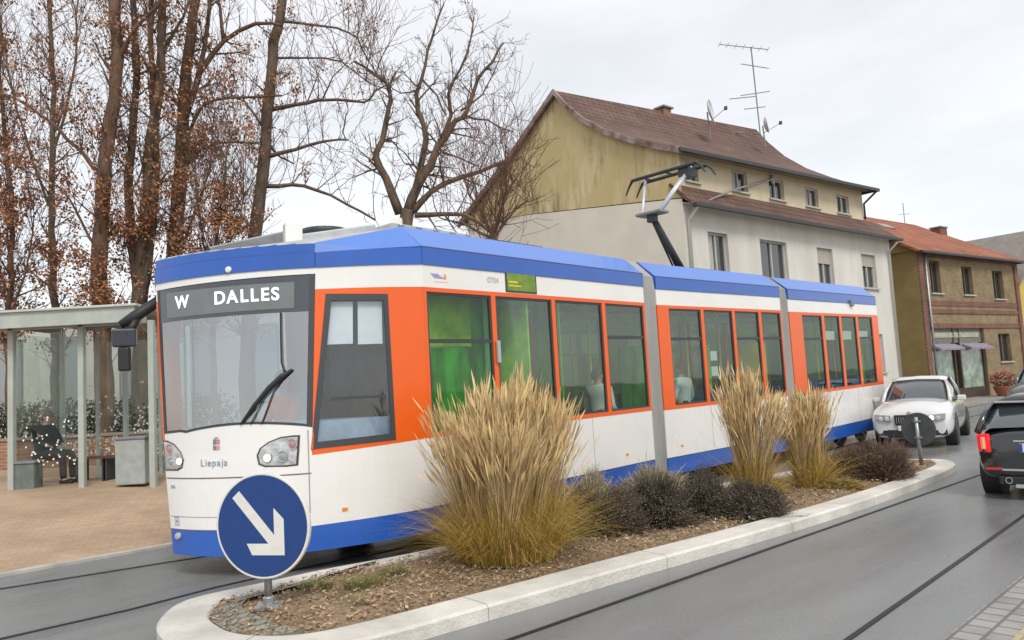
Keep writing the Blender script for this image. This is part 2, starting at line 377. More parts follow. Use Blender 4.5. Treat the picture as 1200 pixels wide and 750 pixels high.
# ---------------------------------------------------------------- grasses and shrubs
M_stem = mat('dry_stem', (.42, .30, .14), .8, color2=(.55, .42, .22), scale=3, island=.35)
M_plume = mat('seed_plume', (.58, .41, .19), .9, color2=(.68, .52, .28), scale=5, island=.3)
M_basal = mat('golden_leaf', (.38, .26, .05), .75, color2=(.52, .35, .09), scale=3, island=.4)
def blade(b, p0, d, up_len, bend, w, mt, seg=4, w_end=.15, view=None):
    # a strip that starts at p0 and leans along d
    rows = []; side = Vector((-d.y, d.x, 0))
    a = rnd.uniform(-1.2, 1.2); side = (side * math.cos(a) + d * math.sin(a))
    if side.length < 1e-4: side = Vector((1, 0, 0))
    side.normalize()
    pts = []
    for k in range(seg + 1):
        t = k / seg; h = up_len * (t - bend * .35 * t ** 3); r_ = t ** 1.7
        p = p0 + d * r_ + Vector((0, 0, h)); ww = w * (1 - t * (1 - w_end)); rows.append([p - side * ww, p + side * ww]); pts.append(p)
    b.grid(rows, mt); return pts
def reed_clump(c, h, r0, spread, nst, nb, label, lean=(0, 0), bl=.75):
    root = empty('ornamental_grass', c, label, 'ornamental grass', 'tall dry grasses on the traffic island')
    s, pl, ba = MB(), MB(), MB()
    BN = [(rnd.uniform(0, 6.283), math.sqrt(rnd.random()), rnd.gauss(0, .11), rnd.gauss(0, .11), rnd.uniform(.74, 1.04)) for _ in range(max(14, int(nst / 75)))]
    for i in range(nst):
        bn__ = rnd.choice(BN); a = bn__[0]; rr = bn__[1]; u, v = math.cos(a) * rr + rnd.gauss(0, .09), math.sin(a) * rr + rnd.gauss(0, .09); rr = min(1, math.hypot(u, v))
        p0 = c + Vector((u * r0, v * r0, 0)); hh = h * bn__[4] * (rnd.uniform(.70, 1.0) if rnd.random() < .8 else rnd.uniform(.9, 1.05)) * (1 + .10 * noise.noise(Vector((u * 2.5, v * 2.5, c.x)))) * (1 - .12 * rr)
        d = Vector((u * spread + lean[0] * rnd.uniform(.3, 1), v * spread * .8 + lean[1] * rnd.uniform(.3, 1), 0)) + Vector((bn__[2] + rnd.gauss(0, .07), bn__[3] + rnd.gauss(0, .07), 0))
        pts = blade(s, p0, d, hh * .86, rnd.uniform(.02, .25), .0032, M_stem, 4, .6)
        e = pts[-1]; t = (pts[-1] - pts[-2]).normalized(); t = (t + Vector((rnd.gauss(0, .12), rnd.gauss(0, .12), 0))).normalized()
        L_ = rnd.uniform(.13, .26); sd_ = t.orthogonal().normalized(); sd_ = (Matrix.Rotation(rnd.uniform(0, 6.28), 3, t) @ sd_)
        w = rnd.uniform(.006, .011)
        e2 = e - t * L_ * .35
        pl.grid([[e2 - sd_ * .002, e2 + sd_ * .002], [e2 + t * L_ * .35 - sd_ * w, e2 + t * L_ * .35 + sd_ * w], [e2 + t * L_ * .75 - sd_ * w * .6, e2 + t * L_ * .75 + sd_ * w * .6], [e2 + t * L_ - sd_ * .001, e2 + t * L_ + sd_ * .001]], M_plume)
    for i in range(nb):
        a = rnd.uniform(0, 6.283); rr = math.sqrt(rnd.random()); u, v = math.cos(a) * rr, math.sin(a) * rr
        p0 = c + Vector((u * r0 * 1.15, v * r0 * 1.15, 0)); ll = h * rnd.uniform(.22, bl * .9)
        o_ = rnd.uniform(.1, .7) * (.5 + rr)
        blade(ba, p0, Vector((u * o_ + rnd.gauss(0, .05), v * o_ + rnd.gauss(0, .05), 0)), ll * (1 - .35 * o_), rnd.uniform(.4, 1.9), rnd.uniform(.003, .005), M_basal, 5, .1)
    s.build('stems', root, fix=False); pl.build('seed_heads', root, fix=False); ba.build('leaves', root, fix=False)
    return root
sz = .1
reed_clump(gp(596, 655, sz), 2.02, .40, .13, 4200, 5600, 'large tan feathery grass clump with broad golden skirt, nearest on island, left of dark shrubs')
reed_clump(gp(884, 588, sz), 2.06, .17, .10, 1200, 800, 'tall narrow straw coloured grass clump standing on island between dark shrubs and last grass')
reed_clump(gp(952, 572, sz), 1.74, .17, .12, 1200, 900, 'smaller straw coloured grass clump farthest along island toward the white car')

def shrub(c, w, d_, h, nb, m1, label, name='shrub', cat='shrub', group=None, tipm=None, bw=.004):
    root = empty(name, c, label, cat, group); b = MB(); tb = MB()
    for i in range(nb):
        a = rnd.uniform(0, 6.283); el = math.acos(rnd.random() ** .8); rr = rnd.uniform(.1, 1)
        dx, dy, dz = math.sin(el) * math.cos(a) * w, math.sin(el) * math.sin(a) * d_, math.cos(el) * h
        k = .80 + .5 * noise.noise(Vector((dx * 3.5 + c.x * 2, dy * 3.5 + c.y * 2, dz * 3))) + rnd.gauss(0, .11) + (rnd.uniform(0, .3) if rnd.random() < .06 else 0)
        tipp = c + Vector((dx, dy, dz)) * k; base = c + Vector((dx * .35, dy * .35, 0)) * rr
        base = lerp(base, tipp, rnd.uniform(0, .75))
        t = tipp - base; L_ = t.length
        if L_ < .02: continue
        t.normalize(); sd_ = Matrix.Rotation(rnd.uniform(0, 6.28), 3, t) @ t.orthogonal().normalized()
        j = Vector((rnd.gauss(0, .02), rnd.gauss(0, .02), rnd.gauss(0, .01))); m_ = lerp(base, tipp, .6) + j
        ww = bw * rnd.uniform(.6, 1.4)
        b.grid([[base - sd_ * ww * .6, base + sd_ * ww * .6], [m_ - sd_ * ww, m_ + sd_ * ww], [tipp - sd_ * ww * .2, tipp + sd_ * ww * .2]], m1)
        for _ in range(2):
            q = lerp(base, tipp, rnd.uniform(.5, 1)) + Vector((rnd.gauss(0, .012), rnd.gauss(0, .012), rnd.gauss(0, .012))); s1 = Vector((rnd.gauss(0, 1), rnd.gauss(0, 1), rnd.gauss(0, 1))).normalized(); s2 = s1.orthogonal().normalized(); z_ = rnd.uniform(.006, .014)
            tb.poly([q - s1 * z_, q + s2 * z_ * .5, q + s1 * z_, q - s2 * z_ * .5], tipm or m1)
    b.build('twigs', root, fix=False); tb.build('leaves', root, fix=False); return root
M_lav = mat('dead_lavender', (.055, .042, .032), .9, color2=(.11, .085, .06), scale=8, island=.5)
M_lavt = mat('lavender_leaf', (.075, .065, .045), .9, color2=(.15, .12, .08), scale=8, island=.5)
M_pale = mat('pale_dry_twig', (.30, .26, .17), .9, color2=(.38, .33, .23), scale=8, island=.4)
M_yel = mat('yellow_leaf', (.26, .22, .05), .8, color2=(.36, .22, .07), scale=10, island=.5)
M_brn = mat('brown_twig', (.12, .07, .045), .9, color2=(.17, .11, .08), scale=8, island=.4)
GS = 'low shrubs planted along the traffic island'
def S(x, y, w, d, h, n, m, t, label, **k): return shrub(gp(x, y, sz), w, d, h, n, m, label, tipm=t, group=GS, **k)
S(700, 625, .56, .48, .54, 7000, M_lav, M_lavt, 'dark brown rounded shrub directly right of the large tan grass clump')
S(765, 615, .60, .48, .54, 7000, M_lav, M_lavt, 'dark wide shrub in front of the tram joint, middle of the dark shrub mass')
S(825, 604, .50, .45, .48, 5000, M_lav, M_lavt, 'dark low shrub at left foot of the tall narrow grass clump')
S(878, 606, .46, .36, .44, 4500, M_lav, M_lavt, 'blackish shrub in front of the tall narrow grass clump')
S(690, 600, .42, .3, .54, 2600, M_pale, M_pale, 'pale khaki dry shrub showing over the dark shrub beside the big grass')
S(765, 588, .62, .32, .50, 3600, M_pale, M_pale, 'pale khaki wide shrub showing over the dark shrubs near the tram joint')
S(1030, 562, .56, .45, .60, 4000, M_brn, M_lavt, 'dark brown twiggy shrub near the far tip of the island')
S(992, 562, .42, .35, .52, 2600, M_brn, M_brn, 'reddish brown shrub between far grass clump and the darkest far shrub')
S(905, 580, .32, .2, .20, 900, M_yel, M_yel, 'low yellow green plant between the two narrow grass clumps')
S(985, 574, .42, .22, .20, 1100, M_yel, M_yel, 'low yellow orange plant at right foot of the farthest grass clump')
S(905, 598, .22, .16, .10, 420, M_brn, M_yel, 'small reddish ground plant near the kerb, below the low yellow green plant')
M_gg = mat('green_grass_blade', (.13, .16, .05), .8, color2=(.25, .22, .08), scale=6, island=.4)
def tuft(x, y, r_, h, n, m, label):
    c = gp(x, y, sz); b = MB()
    for i in range(n):
        a = rnd.uniform(0, 6.28); rr = r_ * math.sqrt(rnd.random()); p = c + Vector((math.cos(a) * rr, math.sin(a) * rr, .02))
        blade(b, p, Vector((math.cos(a), math.sin(a), 0)) * rnd.uniform(.02, .09), h * rnd.uniform(.4, 1), rnd.uniform(0, 1), .0022, m, 3)
    root_ = b.build('grass_tuft', fix=False); tag(root_, label, 'grass tuft', 'small grass tufts at the island head'); return root_
tuft(372, 692, .13, .09, 500, M_gg, 'small green grass tuft right behind the round arrow sign post')
tuft(425, 690, .17, .11, 700, M_gg, 'wider olive grass tuft between arrow sign and large grass clump')
tuft(460, 676, .12, .10, 400, M_gg, 'small olive grass tuft near the tram side of the island head')
tuft(410, 712, .12, .06, 300, M_gg, 'flat sparse grass tuft near the road side of the island head')

# ================================================================== ARROW SIGN
def arrow_sign(c, nrm, base, rad):
    root = empty('road_sign', base, 'round blue sign with white arrow pointing down right, in front of tram nose', 'road sign')
    nrm = Vector(nrm).normalized(); x = Vector((0, 0, 1)).cross(nrm).normalized(); z = nrm.cross(x)
    b = MB(); bl = mat('sign_blue', (.012, .050, .20), .35, var=.05, scale=8); wh = mat('sign_white', (.70, .69, .64), .4, var=.05, scale=10)
    b.lathe(c, nrm, [(rad * .97, -.03), (rad, -.028), (rad, 0), (rad * .985, .004), (rad * .955, .004), (rad * .95, .001)], wh, 64); b.build('sign_rim', root)
    b = MB(); b.lathe(c, nrm, [(rad * .93, .0), (rad * .952, .005), (rad * .94, .0065)], bl, 64); disc = b.build('sign_face', root)
    b = MB()
    def P(u, v): return c + x * u * rad + z * v * rad + nrm * .0075
    # arrow pointing down-right, measured on the disc
    poly = [(-.60, .55), (-.48, .66), (.26, -.17), (.26, .42 - .14), (.47, .06), (.47, -.57), (-.22, -.57), (-.10, -.36), (.10, -.36)]
    b.prism([P(-.62, .53), P(-.47, .66), P(.28, -.20), P(.13, -.33)][::-1], nrm * .002, wh)
    b.prism([P(.26, .33), P(.26, -.19), P(.125, -.335), P(-.10, -.335), P(-.33, -.335), P(-.22, -.55), P(.47, -.55), P(.47, .12)], nrm * .0012, wh)
    b.build('arrow', disc)
    b = MB(); pt = c - nrm * .06 ; b.tube([Vector((base.x, base.y, base.z)), Vector((pt.x, pt.y, c.z + rad * .6))], .03, M_zinc, 14); b.build('pole', root, smooth=True)
    b = MB(); b.box((base.x, base.y, base.z + .012), (.2, .2, .02), M_zinc); b.lathe((base.x, base.y, base.z + .02), (0, 0, 1), [(.045, 0), (.045, .06), (.036, .07)], M_zinc, 14); b.build('base_plate', root)
    q = c - nrm * .10
    for dz in (-.2, .2): b = MB(); b.box((q.x, q.y, q.z + dz), (.1, .08, .03), M_zinc); b.build('bracket', root)

    return root
sb_ = gp(315, 712, .11); scn = dp(311, 616, sb_.y - .07)
arrow_sign(Vector((sb_.x + math.cos(R(256)) * .06, sb_.y + math.sin(R(256)) * .06, scn.z)), (math.cos(R(256)), math.sin(R(256)), 0), sb_, .415)
# far end sign, seen from behind
sb2 = gp(1080, 545, .1); root = empty('road_sign', sb2, 'round road sign seen from behind on far island tip, before the white car', 'road sign')
d2 = dp(1077, 503, sb2.y); b = MB(); nn = Vector((math.cos(R(40)), math.sin(R(40)), 0))
b.lathe((sb2.x, sb2.y, d2.z), nn, [(.25, 0), (.27, .003), (.27, .03), (.25, .033)], mat('sign_back', (.07, .08, .085), .5, var=.2, scale=8), 40); b.build('sign_plate', root)
b = MB(); b.tube([sb2, Vector((sb2.x - nn.x * .04, sb2.y - nn.y * .04, d2.z + .2))], .03, M_zinc, 10); b.build('pole', root, smooth=True)
b = MB(); 
for dz in (-.13, .13): b = MB(); b.box((sb2.x - nn.x * .02, sb2.y - nn.y * .02, d2.z + dz), (.09, .09, .03), M_zinc); b.build('bracket', root)
exec_marker = 1
# ================================================================== TRAM
tram = empty('tram', Vector((2.2, 12.5, 0)), 'white, orange and blue three-section tram with DALLES on its front display', 'tram')
Z_SB, Z_ST, Z_OB, Z_OT, Z_WT, Z_SE, Z_BT = .24, .50, 1.24, 2.89, 3.14, 3.33, 3.62
WID = 2.3
M_interior = mat('tram_lining', (.20, .22, .20), .6, var=.06, scale=2)
M_floor = mat('tram_floor', (.12, .13, .14), .7, var=.2, scale=10)
M_green = mat('green_panel', (.008, .10, .01), .4, color2=(.07, .55, .04), scale=1.6, stretch=(2.2, 2.2, .5))
M_lime = mat('lime_panel', (.14, .36, .01), .4, color2=(.42, .78, .02), scale=2.2)
M_yellow = mat('yellow_pole', (.75, .62, .03), .35)
M_seat = mat('seat_fabric', (.03, .10, .28), .85, var=.25, scale=15)
M_frame = mat('window_rubber', (.045, .05, .055), .5)

class Mod:
    def __init__(s, a, b_, dz0=0.0, dz1=0.0):
        s.a, s.b = a, b_; s.L = (b_ - a).length; s.d = (b_ - a).normalized(); s.n = Vector((-s.d.y, s.d.x, 0)); s.z0, s.z1 = dz0, dz1; s.ang = math.atan2(s.d.y, s.d.x)
    def P(s, t, z, off=0.0):                   # off: inwards (+) / outwards (-)
        return s.a + s.d * t + s.n * off + Vector((0, 0, z + lerp(s.z0, s.z1, t / s.L)))
    def t(s, px, py=420): return (vp(px, py, s.a, s.ang) - s.a).dot(s.d)
dJ = .17
m1 = Mod(P_S, P_J1 - (P_J1 - P_S).normalized() * dJ, .0, .02)
m2 = Mod(P_J1 + (P_J2 - P_J1).normalized() * dJ, P_J2 - (P_J2 - P_J1).normalized() * dJ, 0, .02)
m3 = Mod(P_J2 + (P_E - P_J2).normalized() * dJ, P_E, 0, .06)

def side_strip(b, M, t0, t1, z0, z1, mt, off=0.0, th=.05, n=1):
    for i in range(n):
        a, c = lerp(t0, t1, i / n), lerp(t0, t1, (i + 1) / n)
        b.prism([M.P(a, z0, off), M.P(c, z0, off), M.P(c, z1, off), M.P(a, z1, off)], M.n * th, mt)
def make_module(M, wins, full=True, transoms=(), pillar=None):
    L = M.L
    b = MB()
    side_strip(b, M, 0, L, Z_SB, Z_ST, M_blue, 0, .05)
    side_strip(b, M, 0, L, Z_ST, Z_OB, M_white, 0, .05)
    side_strip(b, M, 0, L, Z_OT, Z_WT, M_white, 0, .05)
    # orange band between window openings
    zb, zt = Z_OB + .055, Z_OT - .05
    side_strip(b, M, 0, L, Z_OB, zb, M_orange, -.004, .054); side_strip(b, M, 0, L, zt, Z_OT, M_orange, -.004, .054)
    edges = [0] + [e for w in wins for e in w] + [L]
    for i in range(0, len(edges), 2):
        if edges[i + 1] - edges[i] > .01: side_strip(b, M, edges[i], edges[i + 1], zb, zt, M_orange, -.004, .054)
    # far side wall with its own openings
    side_strip(b, M, 0, L, Z_SB, Z_ST, M_blue, WID - .05, .05); side_strip(b, M, 0, L, Z_ST, Z_OB, M_white, WID - .05, .05)
    side_strip(b, M, 0, L, Z_OT, Z_WT, M_white, WID - .05, .05)
    k = 3 if L > 3 else 2
    for i in range(k + 1):
        t_ = i * L / k; side_strip(b, M, max(0, t_ - .09), min(L, t_ + .09), Z_OB, Z_OT, M_orange, WID - .05, .054)
    # floor, ceiling
    b.prism([M.P(0, .30, .05), M.P(L, .30, .05), M.P(L, .30, WID - .05), M.P(0, .30, WID - .05)], (0, 0, .04), M_floor)
    b.prism([M.P(0, Z_WT - .12, .05), M.P(L, Z_WT - .12, .05), M.P(L, Z_WT - .12, WID - .05), M.P(0, Z_WT - .12, WID - .05)], (0, 0, .04), M_interior)
    side_strip(b, M, 0, L, .34, Z_OB, M_interior, .055, .02); side_strip(b, M, 0, L, .34, Z_OB, M_interior, WID - .08, .02)
    body = b.build('car_body', tram, bevel=.006)
    # thin panel joints
    b = MB()
    for t_ in (L * .33, L * .66): side_strip(b, M, t_, t_ + .008, Z_ST + .02, Z_OB - .01, mat('panel_joint', (.30, .29, .27), .7), -.0015, .003)
    side_strip(b, M, 0, L, Z_ST - .006, Z_ST + .004, M_frame, -.002, .003)
    b.build('panel_joint', body)
    # panes with rubber
    for i, (a, c) in enumerate(wins):
        b = MB(); f = .028
        for (x0, x1, y0, y1) in ((a, c, zb, zb + f), (a, c, zt - f, zt), (a, a + f, zb + f, zt - f), (c - f, c, zb + f, zt - f)):
            side_strip(b, M, x0, x1, y0, y1, M_frame, .008, .03)
        if i in transoms:
            zz = transoms[i] if isinstance(transoms, dict) else 2.2
            side_strip(b, M, a + f, c - f, zz, zz + .045, M_frame, .006, .03)
        b.build('window_rubber', body)
        b = MB(); side_strip(b, M, a + f, c - f, zb + f, zt - f, M_glass, .02, .006); b.build('window_pane', body)
    b = MB()
    for i in range(k):
        a, c = i * L / k + .09, (i + 1) * L / k - .09; side_strip(b, M, a, c, Z_OB, Z_OT, M_glass2, WID - .03, .006)
    b.build('window_pane', body)
    # roof fascia: upright strip and inclined panel, roof deck
    b = MB()
    seam = mat('roof_seam', (.03, .04, .12), .6)
    e = .04
    for sgn, off0, off1, offt in ((1, -.012, .10, .32), (-1, WID + .012, WID - .10, WID - .32)):
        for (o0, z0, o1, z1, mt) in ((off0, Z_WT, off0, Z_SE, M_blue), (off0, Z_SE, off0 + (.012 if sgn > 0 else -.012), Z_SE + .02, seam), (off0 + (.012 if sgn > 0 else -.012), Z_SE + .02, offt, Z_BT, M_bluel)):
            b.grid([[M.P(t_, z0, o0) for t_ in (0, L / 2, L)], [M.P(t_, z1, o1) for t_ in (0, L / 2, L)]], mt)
    b.poly([M.P(0, Z_BT, .32), M.P(L, Z_BT, .32), M.P(L, Z_BT, WID - .32), M.P(0, Z_BT, WID - .32)], M_mid)
    for t_ in (0, L):
        b.poly([M.P(t_, Z_WT, -.012), M.P(t_, Z_SE, -.012), M.P(t_, Z_BT, .32), M.P(t_, Z_BT, WID - .32), M.P(t_, Z_SE, WID + .012), M.P(t_, Z_WT, WID + .012)], M_blue)
    b.build('roof_fascia', tram, fix=False)
    return body
w1 = [(m1.t(503), m1.t(579)), (m1.t(584), m1.t(650)), (m1.t(654), m1.t(709)), (m1.t(713), m1.t(760))]
w2 = [(m2.t(787.5), m2.t(825)), (m2.t(828.5), m2.t(862)), (m2.t(865), m2.t(893)), (m2.t(896), m2.t(923))]
w3 = [(m3.t(944), m3.t(967)), (m3.t(970), m3.t(987.5)), (m3.t(990), m3.t(1007)), (m3.t(1009.5), m3.t(1026))]
w1 = [(max(.02, a), min(m1.L - .05, c)) for a, c in w1]; w2 = [(max(.02, a), min(m2.L - .04, c)) for a, c in w2]; w3 = [(max(.02, a), min(m3.L - .05, c)) for a, c in w3]
body1 = make_module(m1, w1, transoms={0: 2.27, 3: 2.33}); body2 = make_module(m2, w2, transoms={0: 2.33, 2: 2.33, 3: 2.33}); body3 = make_module(m3, w3, transoms={0: 2.33, 3: 2.33})
# rear end wall of the last section
b = MB(); L = m3.L
for (o0, o1, z0, z1, mt) in ((0, WID, Z_SB, Z_ST, M_blue), (0, WID, Z_ST, Z_OB, M_white), (0, WID, Z_OT, Z_WT, M_white), (0, .12, Z_OB, Z_OT, M_orange), (WID - .12, WID, Z_OB, Z_OT, M_orange)):
    b.prism([m3.P(L, z0, o0), m3.P(L, z0, o1), m3.P(L, z1, o1), m3.P(L, z1, o0)], m3.d * .06, mt)
b.prism([m3.P(L, Z_OB, .12), m3.P(L, Z_OB, WID - .12), m3.P(L, Z_OT, WID - .12), m3.P(L, Z_OT, .12)], m3.d * .03, M_glass2)
b.build('rear_wall', tram)
# small green destination window above the second opening, side markings
b = MB(); a, c = m1.t(592, 331), m1.t(628, 331)
side_strip(b, m1, a, c, Z_OT + .01, Z_WT + .04, M_frame, -.008, .01); side_strip(b, m1, a + .025, c - .025, Z_OT + .03, Z_WT + .02, mat('green_display', (.10, .22, .02), .35, color2=(.22, .30, .03), scale=9), -.011, .008)
dis = b.build('side_display', tram)
b = MB(); side_strip(b, m1, a + .05, a + .22, Z_OT + .13, Z_OT + .15, M_yellow, -.0125, .002); side_strip(b, m1, a + .05, a + .28, Z_OT + .085, Z_OT + .1, M_yellow, -.0125, .002); b.build('display_line', dis)
b = MB(); t_ = m1.t(510, 327); bl2 = mat('marking_blue', (.09, .14, .45), .4); og2 = mat('marking_orange', (.8, .35, .15), .4)
for k_ in range(4): side_strip(b, m1, t_ - .07 + k_ * .016, t_ + .05 + k_ * .03, 3.04 - k_ * .014, 3.047 - k_ * .014, bl2, -.0025, .003)
side_strip(b, m1, t_ + .13, t_ + .17, 2.99, 3.05, og2, -.0025, .003); side_strip(b, m1, t_ - .02, t_ + .2, 2.955, 2.968, mat('marking_pale', (.8, .6, .5), .4), -.0025, .003)
b.build('operator_emblem', tram)
text_mesh('0704', .1, mat('marking_grey', (.45, .46, .47), .4), tram, 'vehicle_number', m1.P(m1.t(571, 331), 3.0, -.004), m1.d, (0, 0, 1), .001)
# door handle / white control box between first two windows
b = MB(); t_ = m1.t(582, 406); b.box(m1.P(t_, 2.16, -.03), (.05, .04, .27), M_grey, Matrix.Rotation(m1.ang, 3, 'Z')); b.build('door_control', tram, bevel=.01)
b = MB(); t_ = m3.t(997, 361); b.box(m3.P(t_, 3.14, -.03), (.14, .06, .14), M_mid, Matrix.Rotation(m3.ang, 3, 'Z')); b.build('side_camera', tram, bevel=.01)
for M, px, z in ((m1, 735, .66), (m2, 800, .66), (m1, 409, .66)):
    if px == 409: continue
    b = MB(); t_ = M.t(px, 535); b.box(M.P(t_, z, -.006), (.05, .012, .03), mat('amber_lens', (.85, .25, .02), .2), Matrix.Rotation(M.ang, 3, 'Z')); b.build('marker_lamp', tram)

# bellows between sections
def bellows(A, B_, za, zb_):
    b = MB(); N_ = 9; rows = []
    na, nb_ = A.n, B_.n
    for i in range(N_ + 1):
        t_ = i / N_; pa = A.P(A.L, 0, 0); pb = B_.P(0, 0, 0); fold = .018 if i % 2 else 0
        base = lerp(pa, pb, t_); nn = lerp(na, nb_, t_).normalized(); dz = base.z
        q = lambda o_, z: Vector((base.x, base.y, 0)) + nn * o_ + Vector((0, 0, z + dz))
        rows.append([q(.0 + fold, .30), q(.0 + fold, Z_WT), q(.02 + fold, Z_SE), q(.33 + fold, Z_BT + .0 - fold), q(WID - .33 - fold, Z_BT - fold), q(WID - .02 - fold, Z_SE), q(WID - fold, Z_WT), q(WID - fold, .30)])
    b.grid(rows, M_bellow); return b.build('bellows', tram)
bellows(m1, m2, 0, 0); bellows(m2, m3, 0, 0)
for A_, B__ in ((m1, m2), (m2, m3)):
    b = MB(); b.prism([A_.P(A_.L, .3, .05), B__.P(0, .3, .05), B__.P(0, .3, WID - .05), A_.P(A_.L, .3, WID - .05)], (0, 0, .04), M_floor); b.build('gangway_floor', tram)

# ---- nose
Cb = Vector((-2.13, 7.80, 0)); Ct = Vector((-2.03, 7.98, 0))
Lb = Vector((-3.62, 8.08, 0)); Lt = Vector((-3.90, 8.38, 0))
Sl = m1.P(0, 0, WID); Sl.z = 0
def Cz(z): return lerp(Cb, Ct, max(0, min(1, (z - .3) / 2.8)))
def Lz(z):
    k = max(0, min(1, (z - .2) / 1.0)); k2 = max(0, min(1, (z - 1.2) / 1.9)); return lerp(Lb, lerp(Lb, Lt, .55), k) + (Lt - Lb) * .45 * k2
BUL = .17
def Fr(u, z, off=0.0):                         # front skin: u 0 at right corner, 1 at left corner; off outwards
    c, l = Cz(z), Lz(z); t = (l - c).normalized(); nn = Vector((t.y, -t.x, 0))
    if nn.y > 0: nn = -nn
    bb = BUL * (1 - (abs(2 * u - 1)) ** 2.2)
    p = lerp(c, l, u) + nn * (bb + off); p.z = z; return p
def Ns(v, z, off=0.0):                         # nose side skin: v 0 at S, 1 at right corner
    c = Cz(z); s = P_S; t = (c - s).normalized(); nn = Vector((-t.y, t.x, 0))
    if nn.y > 0: nn = -nn
    p = lerp(s, c, v) + nn * (.05 * math.sin(math.pi * min(1, max(0, v))) + off); p.z = z + 0; return p
def Nl(v, z, off=0.0):                         # far side of nose: v 0 at left corner, 1 at module
    l = Lz(z); p = lerp(l, Sl, v); t = (Sl - l).normalized(); nn = Vector((-t.y, t.x, 0)); 
    if nn.x > 0: nn = -nn
    p = p + nn * (.06 * math.sin(math.pi * v) + off); p.z = z; return p
def skin(b, fn, u0, u1, z0, z1, mt, off=0.0, nu=10, nz=1, back=None):
    rows = []
    for j in range(nz + 1):
        row = []
        for i in range(nu + 1):
            u = lerp(u0, u1, i / nu); a = z0(u) if callable(z0) else z0; c = z1(u) if callable(z1) else z1
            row.append(fn(u, lerp(a, c, j / nz), off))
        rows.append(row)
    b.grid(rows, mt)
WS0 = lambda u: 1.445 + .065 * math.sin(math.pi * min(1, u * 1.25)) ** .8 if u < .8 else 1.445 + .02 * (1 - (u - .8) / .2)      # windscreen foot
ZTOP = lambda u: 3.10 - .02 * u; WST = lambda u: 3.035 - .03 * u
nose_bt = lambda u: 3.36 - .02 * u
b = MB()
skin(b, Fr, 0, 1, .22, .47, M_blue, nu=20); skin(b, Fr, 0, 1, .47, WS0, M_white, nu=20, nz=4)
skin(b, Fr, 0, 1, WST, ZTOP, M_white, nu=20); skin(b, Fr, 0, 1, ZTOP, lambda u: 3.26 - .02 * u, M_blue, .012, nu=20)
skin(b, Fr, 0, 1, lambda u: 3.26 - .02 * u, nose_bt, M_blue, -.01, nu=20)
skin(b, Fr, 0, 1, lambda u: 3.255 - .02 * u, lambda u: 3.265 - .02 * u, mat('roof_seam', (.03, .04, .12), .6), .003, nu=20)
# side of nose
sb0 = lambda v: lerp(.24, .22, v); st0 = lambda v: lerp(.50, .465, v); ob0 = lambda v: lerp(1.24, 1.165, v); ot0 = lambda v: lerp(2.89, 2.87, v); wt0 = lambda v: lerp(3.14, 3.10, v); se0 = lambda v: lerp(Z_SE, 3.26, v); bt0 = lambda v: lerp(Z_BT, 3.37, v)
skin(b, Ns, 0, 1, sb0, st0, M_blue); skin(b, Ns, 0, 1, st0, ob0, M_white); skin(b, Ns, 0, 1, ot0, wt0, M_white)
skin(b, Ns, 0, 1, wt0, se0, M_blue, .012)
# corner window opening on side: v range by level (trapezoid)
def vpx(x, y):                                 # parameter on the nose side
    c = Cz(2.0); s = P_S; ang = math.atan2(c.y - s.y, c.x - s.x); p = vp(x, y, s, ang); return (Vector((p.x, p.y, 0)) - s).length / (c - s).length, p.z
cw = [vpx(377, 344), vpx(452, 345), vpx(464, 515), vpx(369, 526)]
print('corner window', cw)
(vA, zA), (vB, zB), (vC, zC), (vD, zD) = cw
vmid0, vmid1 = max(vA, vD) , min(vB, vC)
skin(b, Ns, 0, 1, ob0, lambda v: max(ob0(v) + .01, lerp(zC, zD, (v - vC) / (vD - vC))) , M_orange, .002)
skin(b, Ns, 0, 1, lambda v: lerp(zB, zA, (v - vB) / (vA - vB)), ot0, M_orange, .002)
def trap(b, va, vb, vc, vd, za, zb_, zc, zd, mt, off):    # top-a, top-b, bottom-c, bottom-d
    rows = []
    for j in range(7):
        k = j / 6; x0, x1 = lerp(va, vd, k), lerp(vb, vc, k); y0, y1 = lerp(za, zd, k), lerp(zb_, zc, k)
        rows.append([Ns(lerp(x0, x1, i / 6), lerp(y0, y1, i / 6), off) for i in range(7)])
    b.grid(rows, mt)
trap(b, vB, 0, 0, vC, zB, lerp(zB, zA, (0 - vB) / (vA - vB)), lerp(zC, zD, (0 - vC) / (vD - vC)), zC, M_orange, .002)
trap(b, 1.0, vA, vD, 1.0, lerp(zB, zA, (1 - vB) / (vA - vB)), zA, zD, lerp(zC, zD, (1 - vC) / (vD - vC)), M_orange, .002)
# far side
skin(b, Nl, 0, 1, .23, .48, M_blue); skin(b, Nl, 0, 1, .48, 1.2, M_white); skin(b, Nl, 0, .12, 1.2, 2.88, M_orange); skin(b, Nl, .85, 1, 1.2, 2.88, M_orange); skin(b, Nl, 0, 1, 2.88, 3.1, M_white); skin(b, Nl, 0, 1, 3.1, lambda v: lerp(3.24, Z_SE, v), M_blue)
# thin orange edge on left corner
skin(b, Fr, .985, 1.0, 1.20, 2.86, M_orange, .006, nu=2)
# roof facets of the nose
T1 = Ns(0, Z_SE + .02); T2 = Ns(1, 3.37, -.01); T3 = m1.P(0, Z_BT, .32); T4 = m1.P(0, Z_BT, WID - .32); TL = Fr(1, 3.34, -.01); TS = Vector((Sl.x, Sl.y, Z_SE))
Cin = Ns(1, 3.37, -.0) ; 
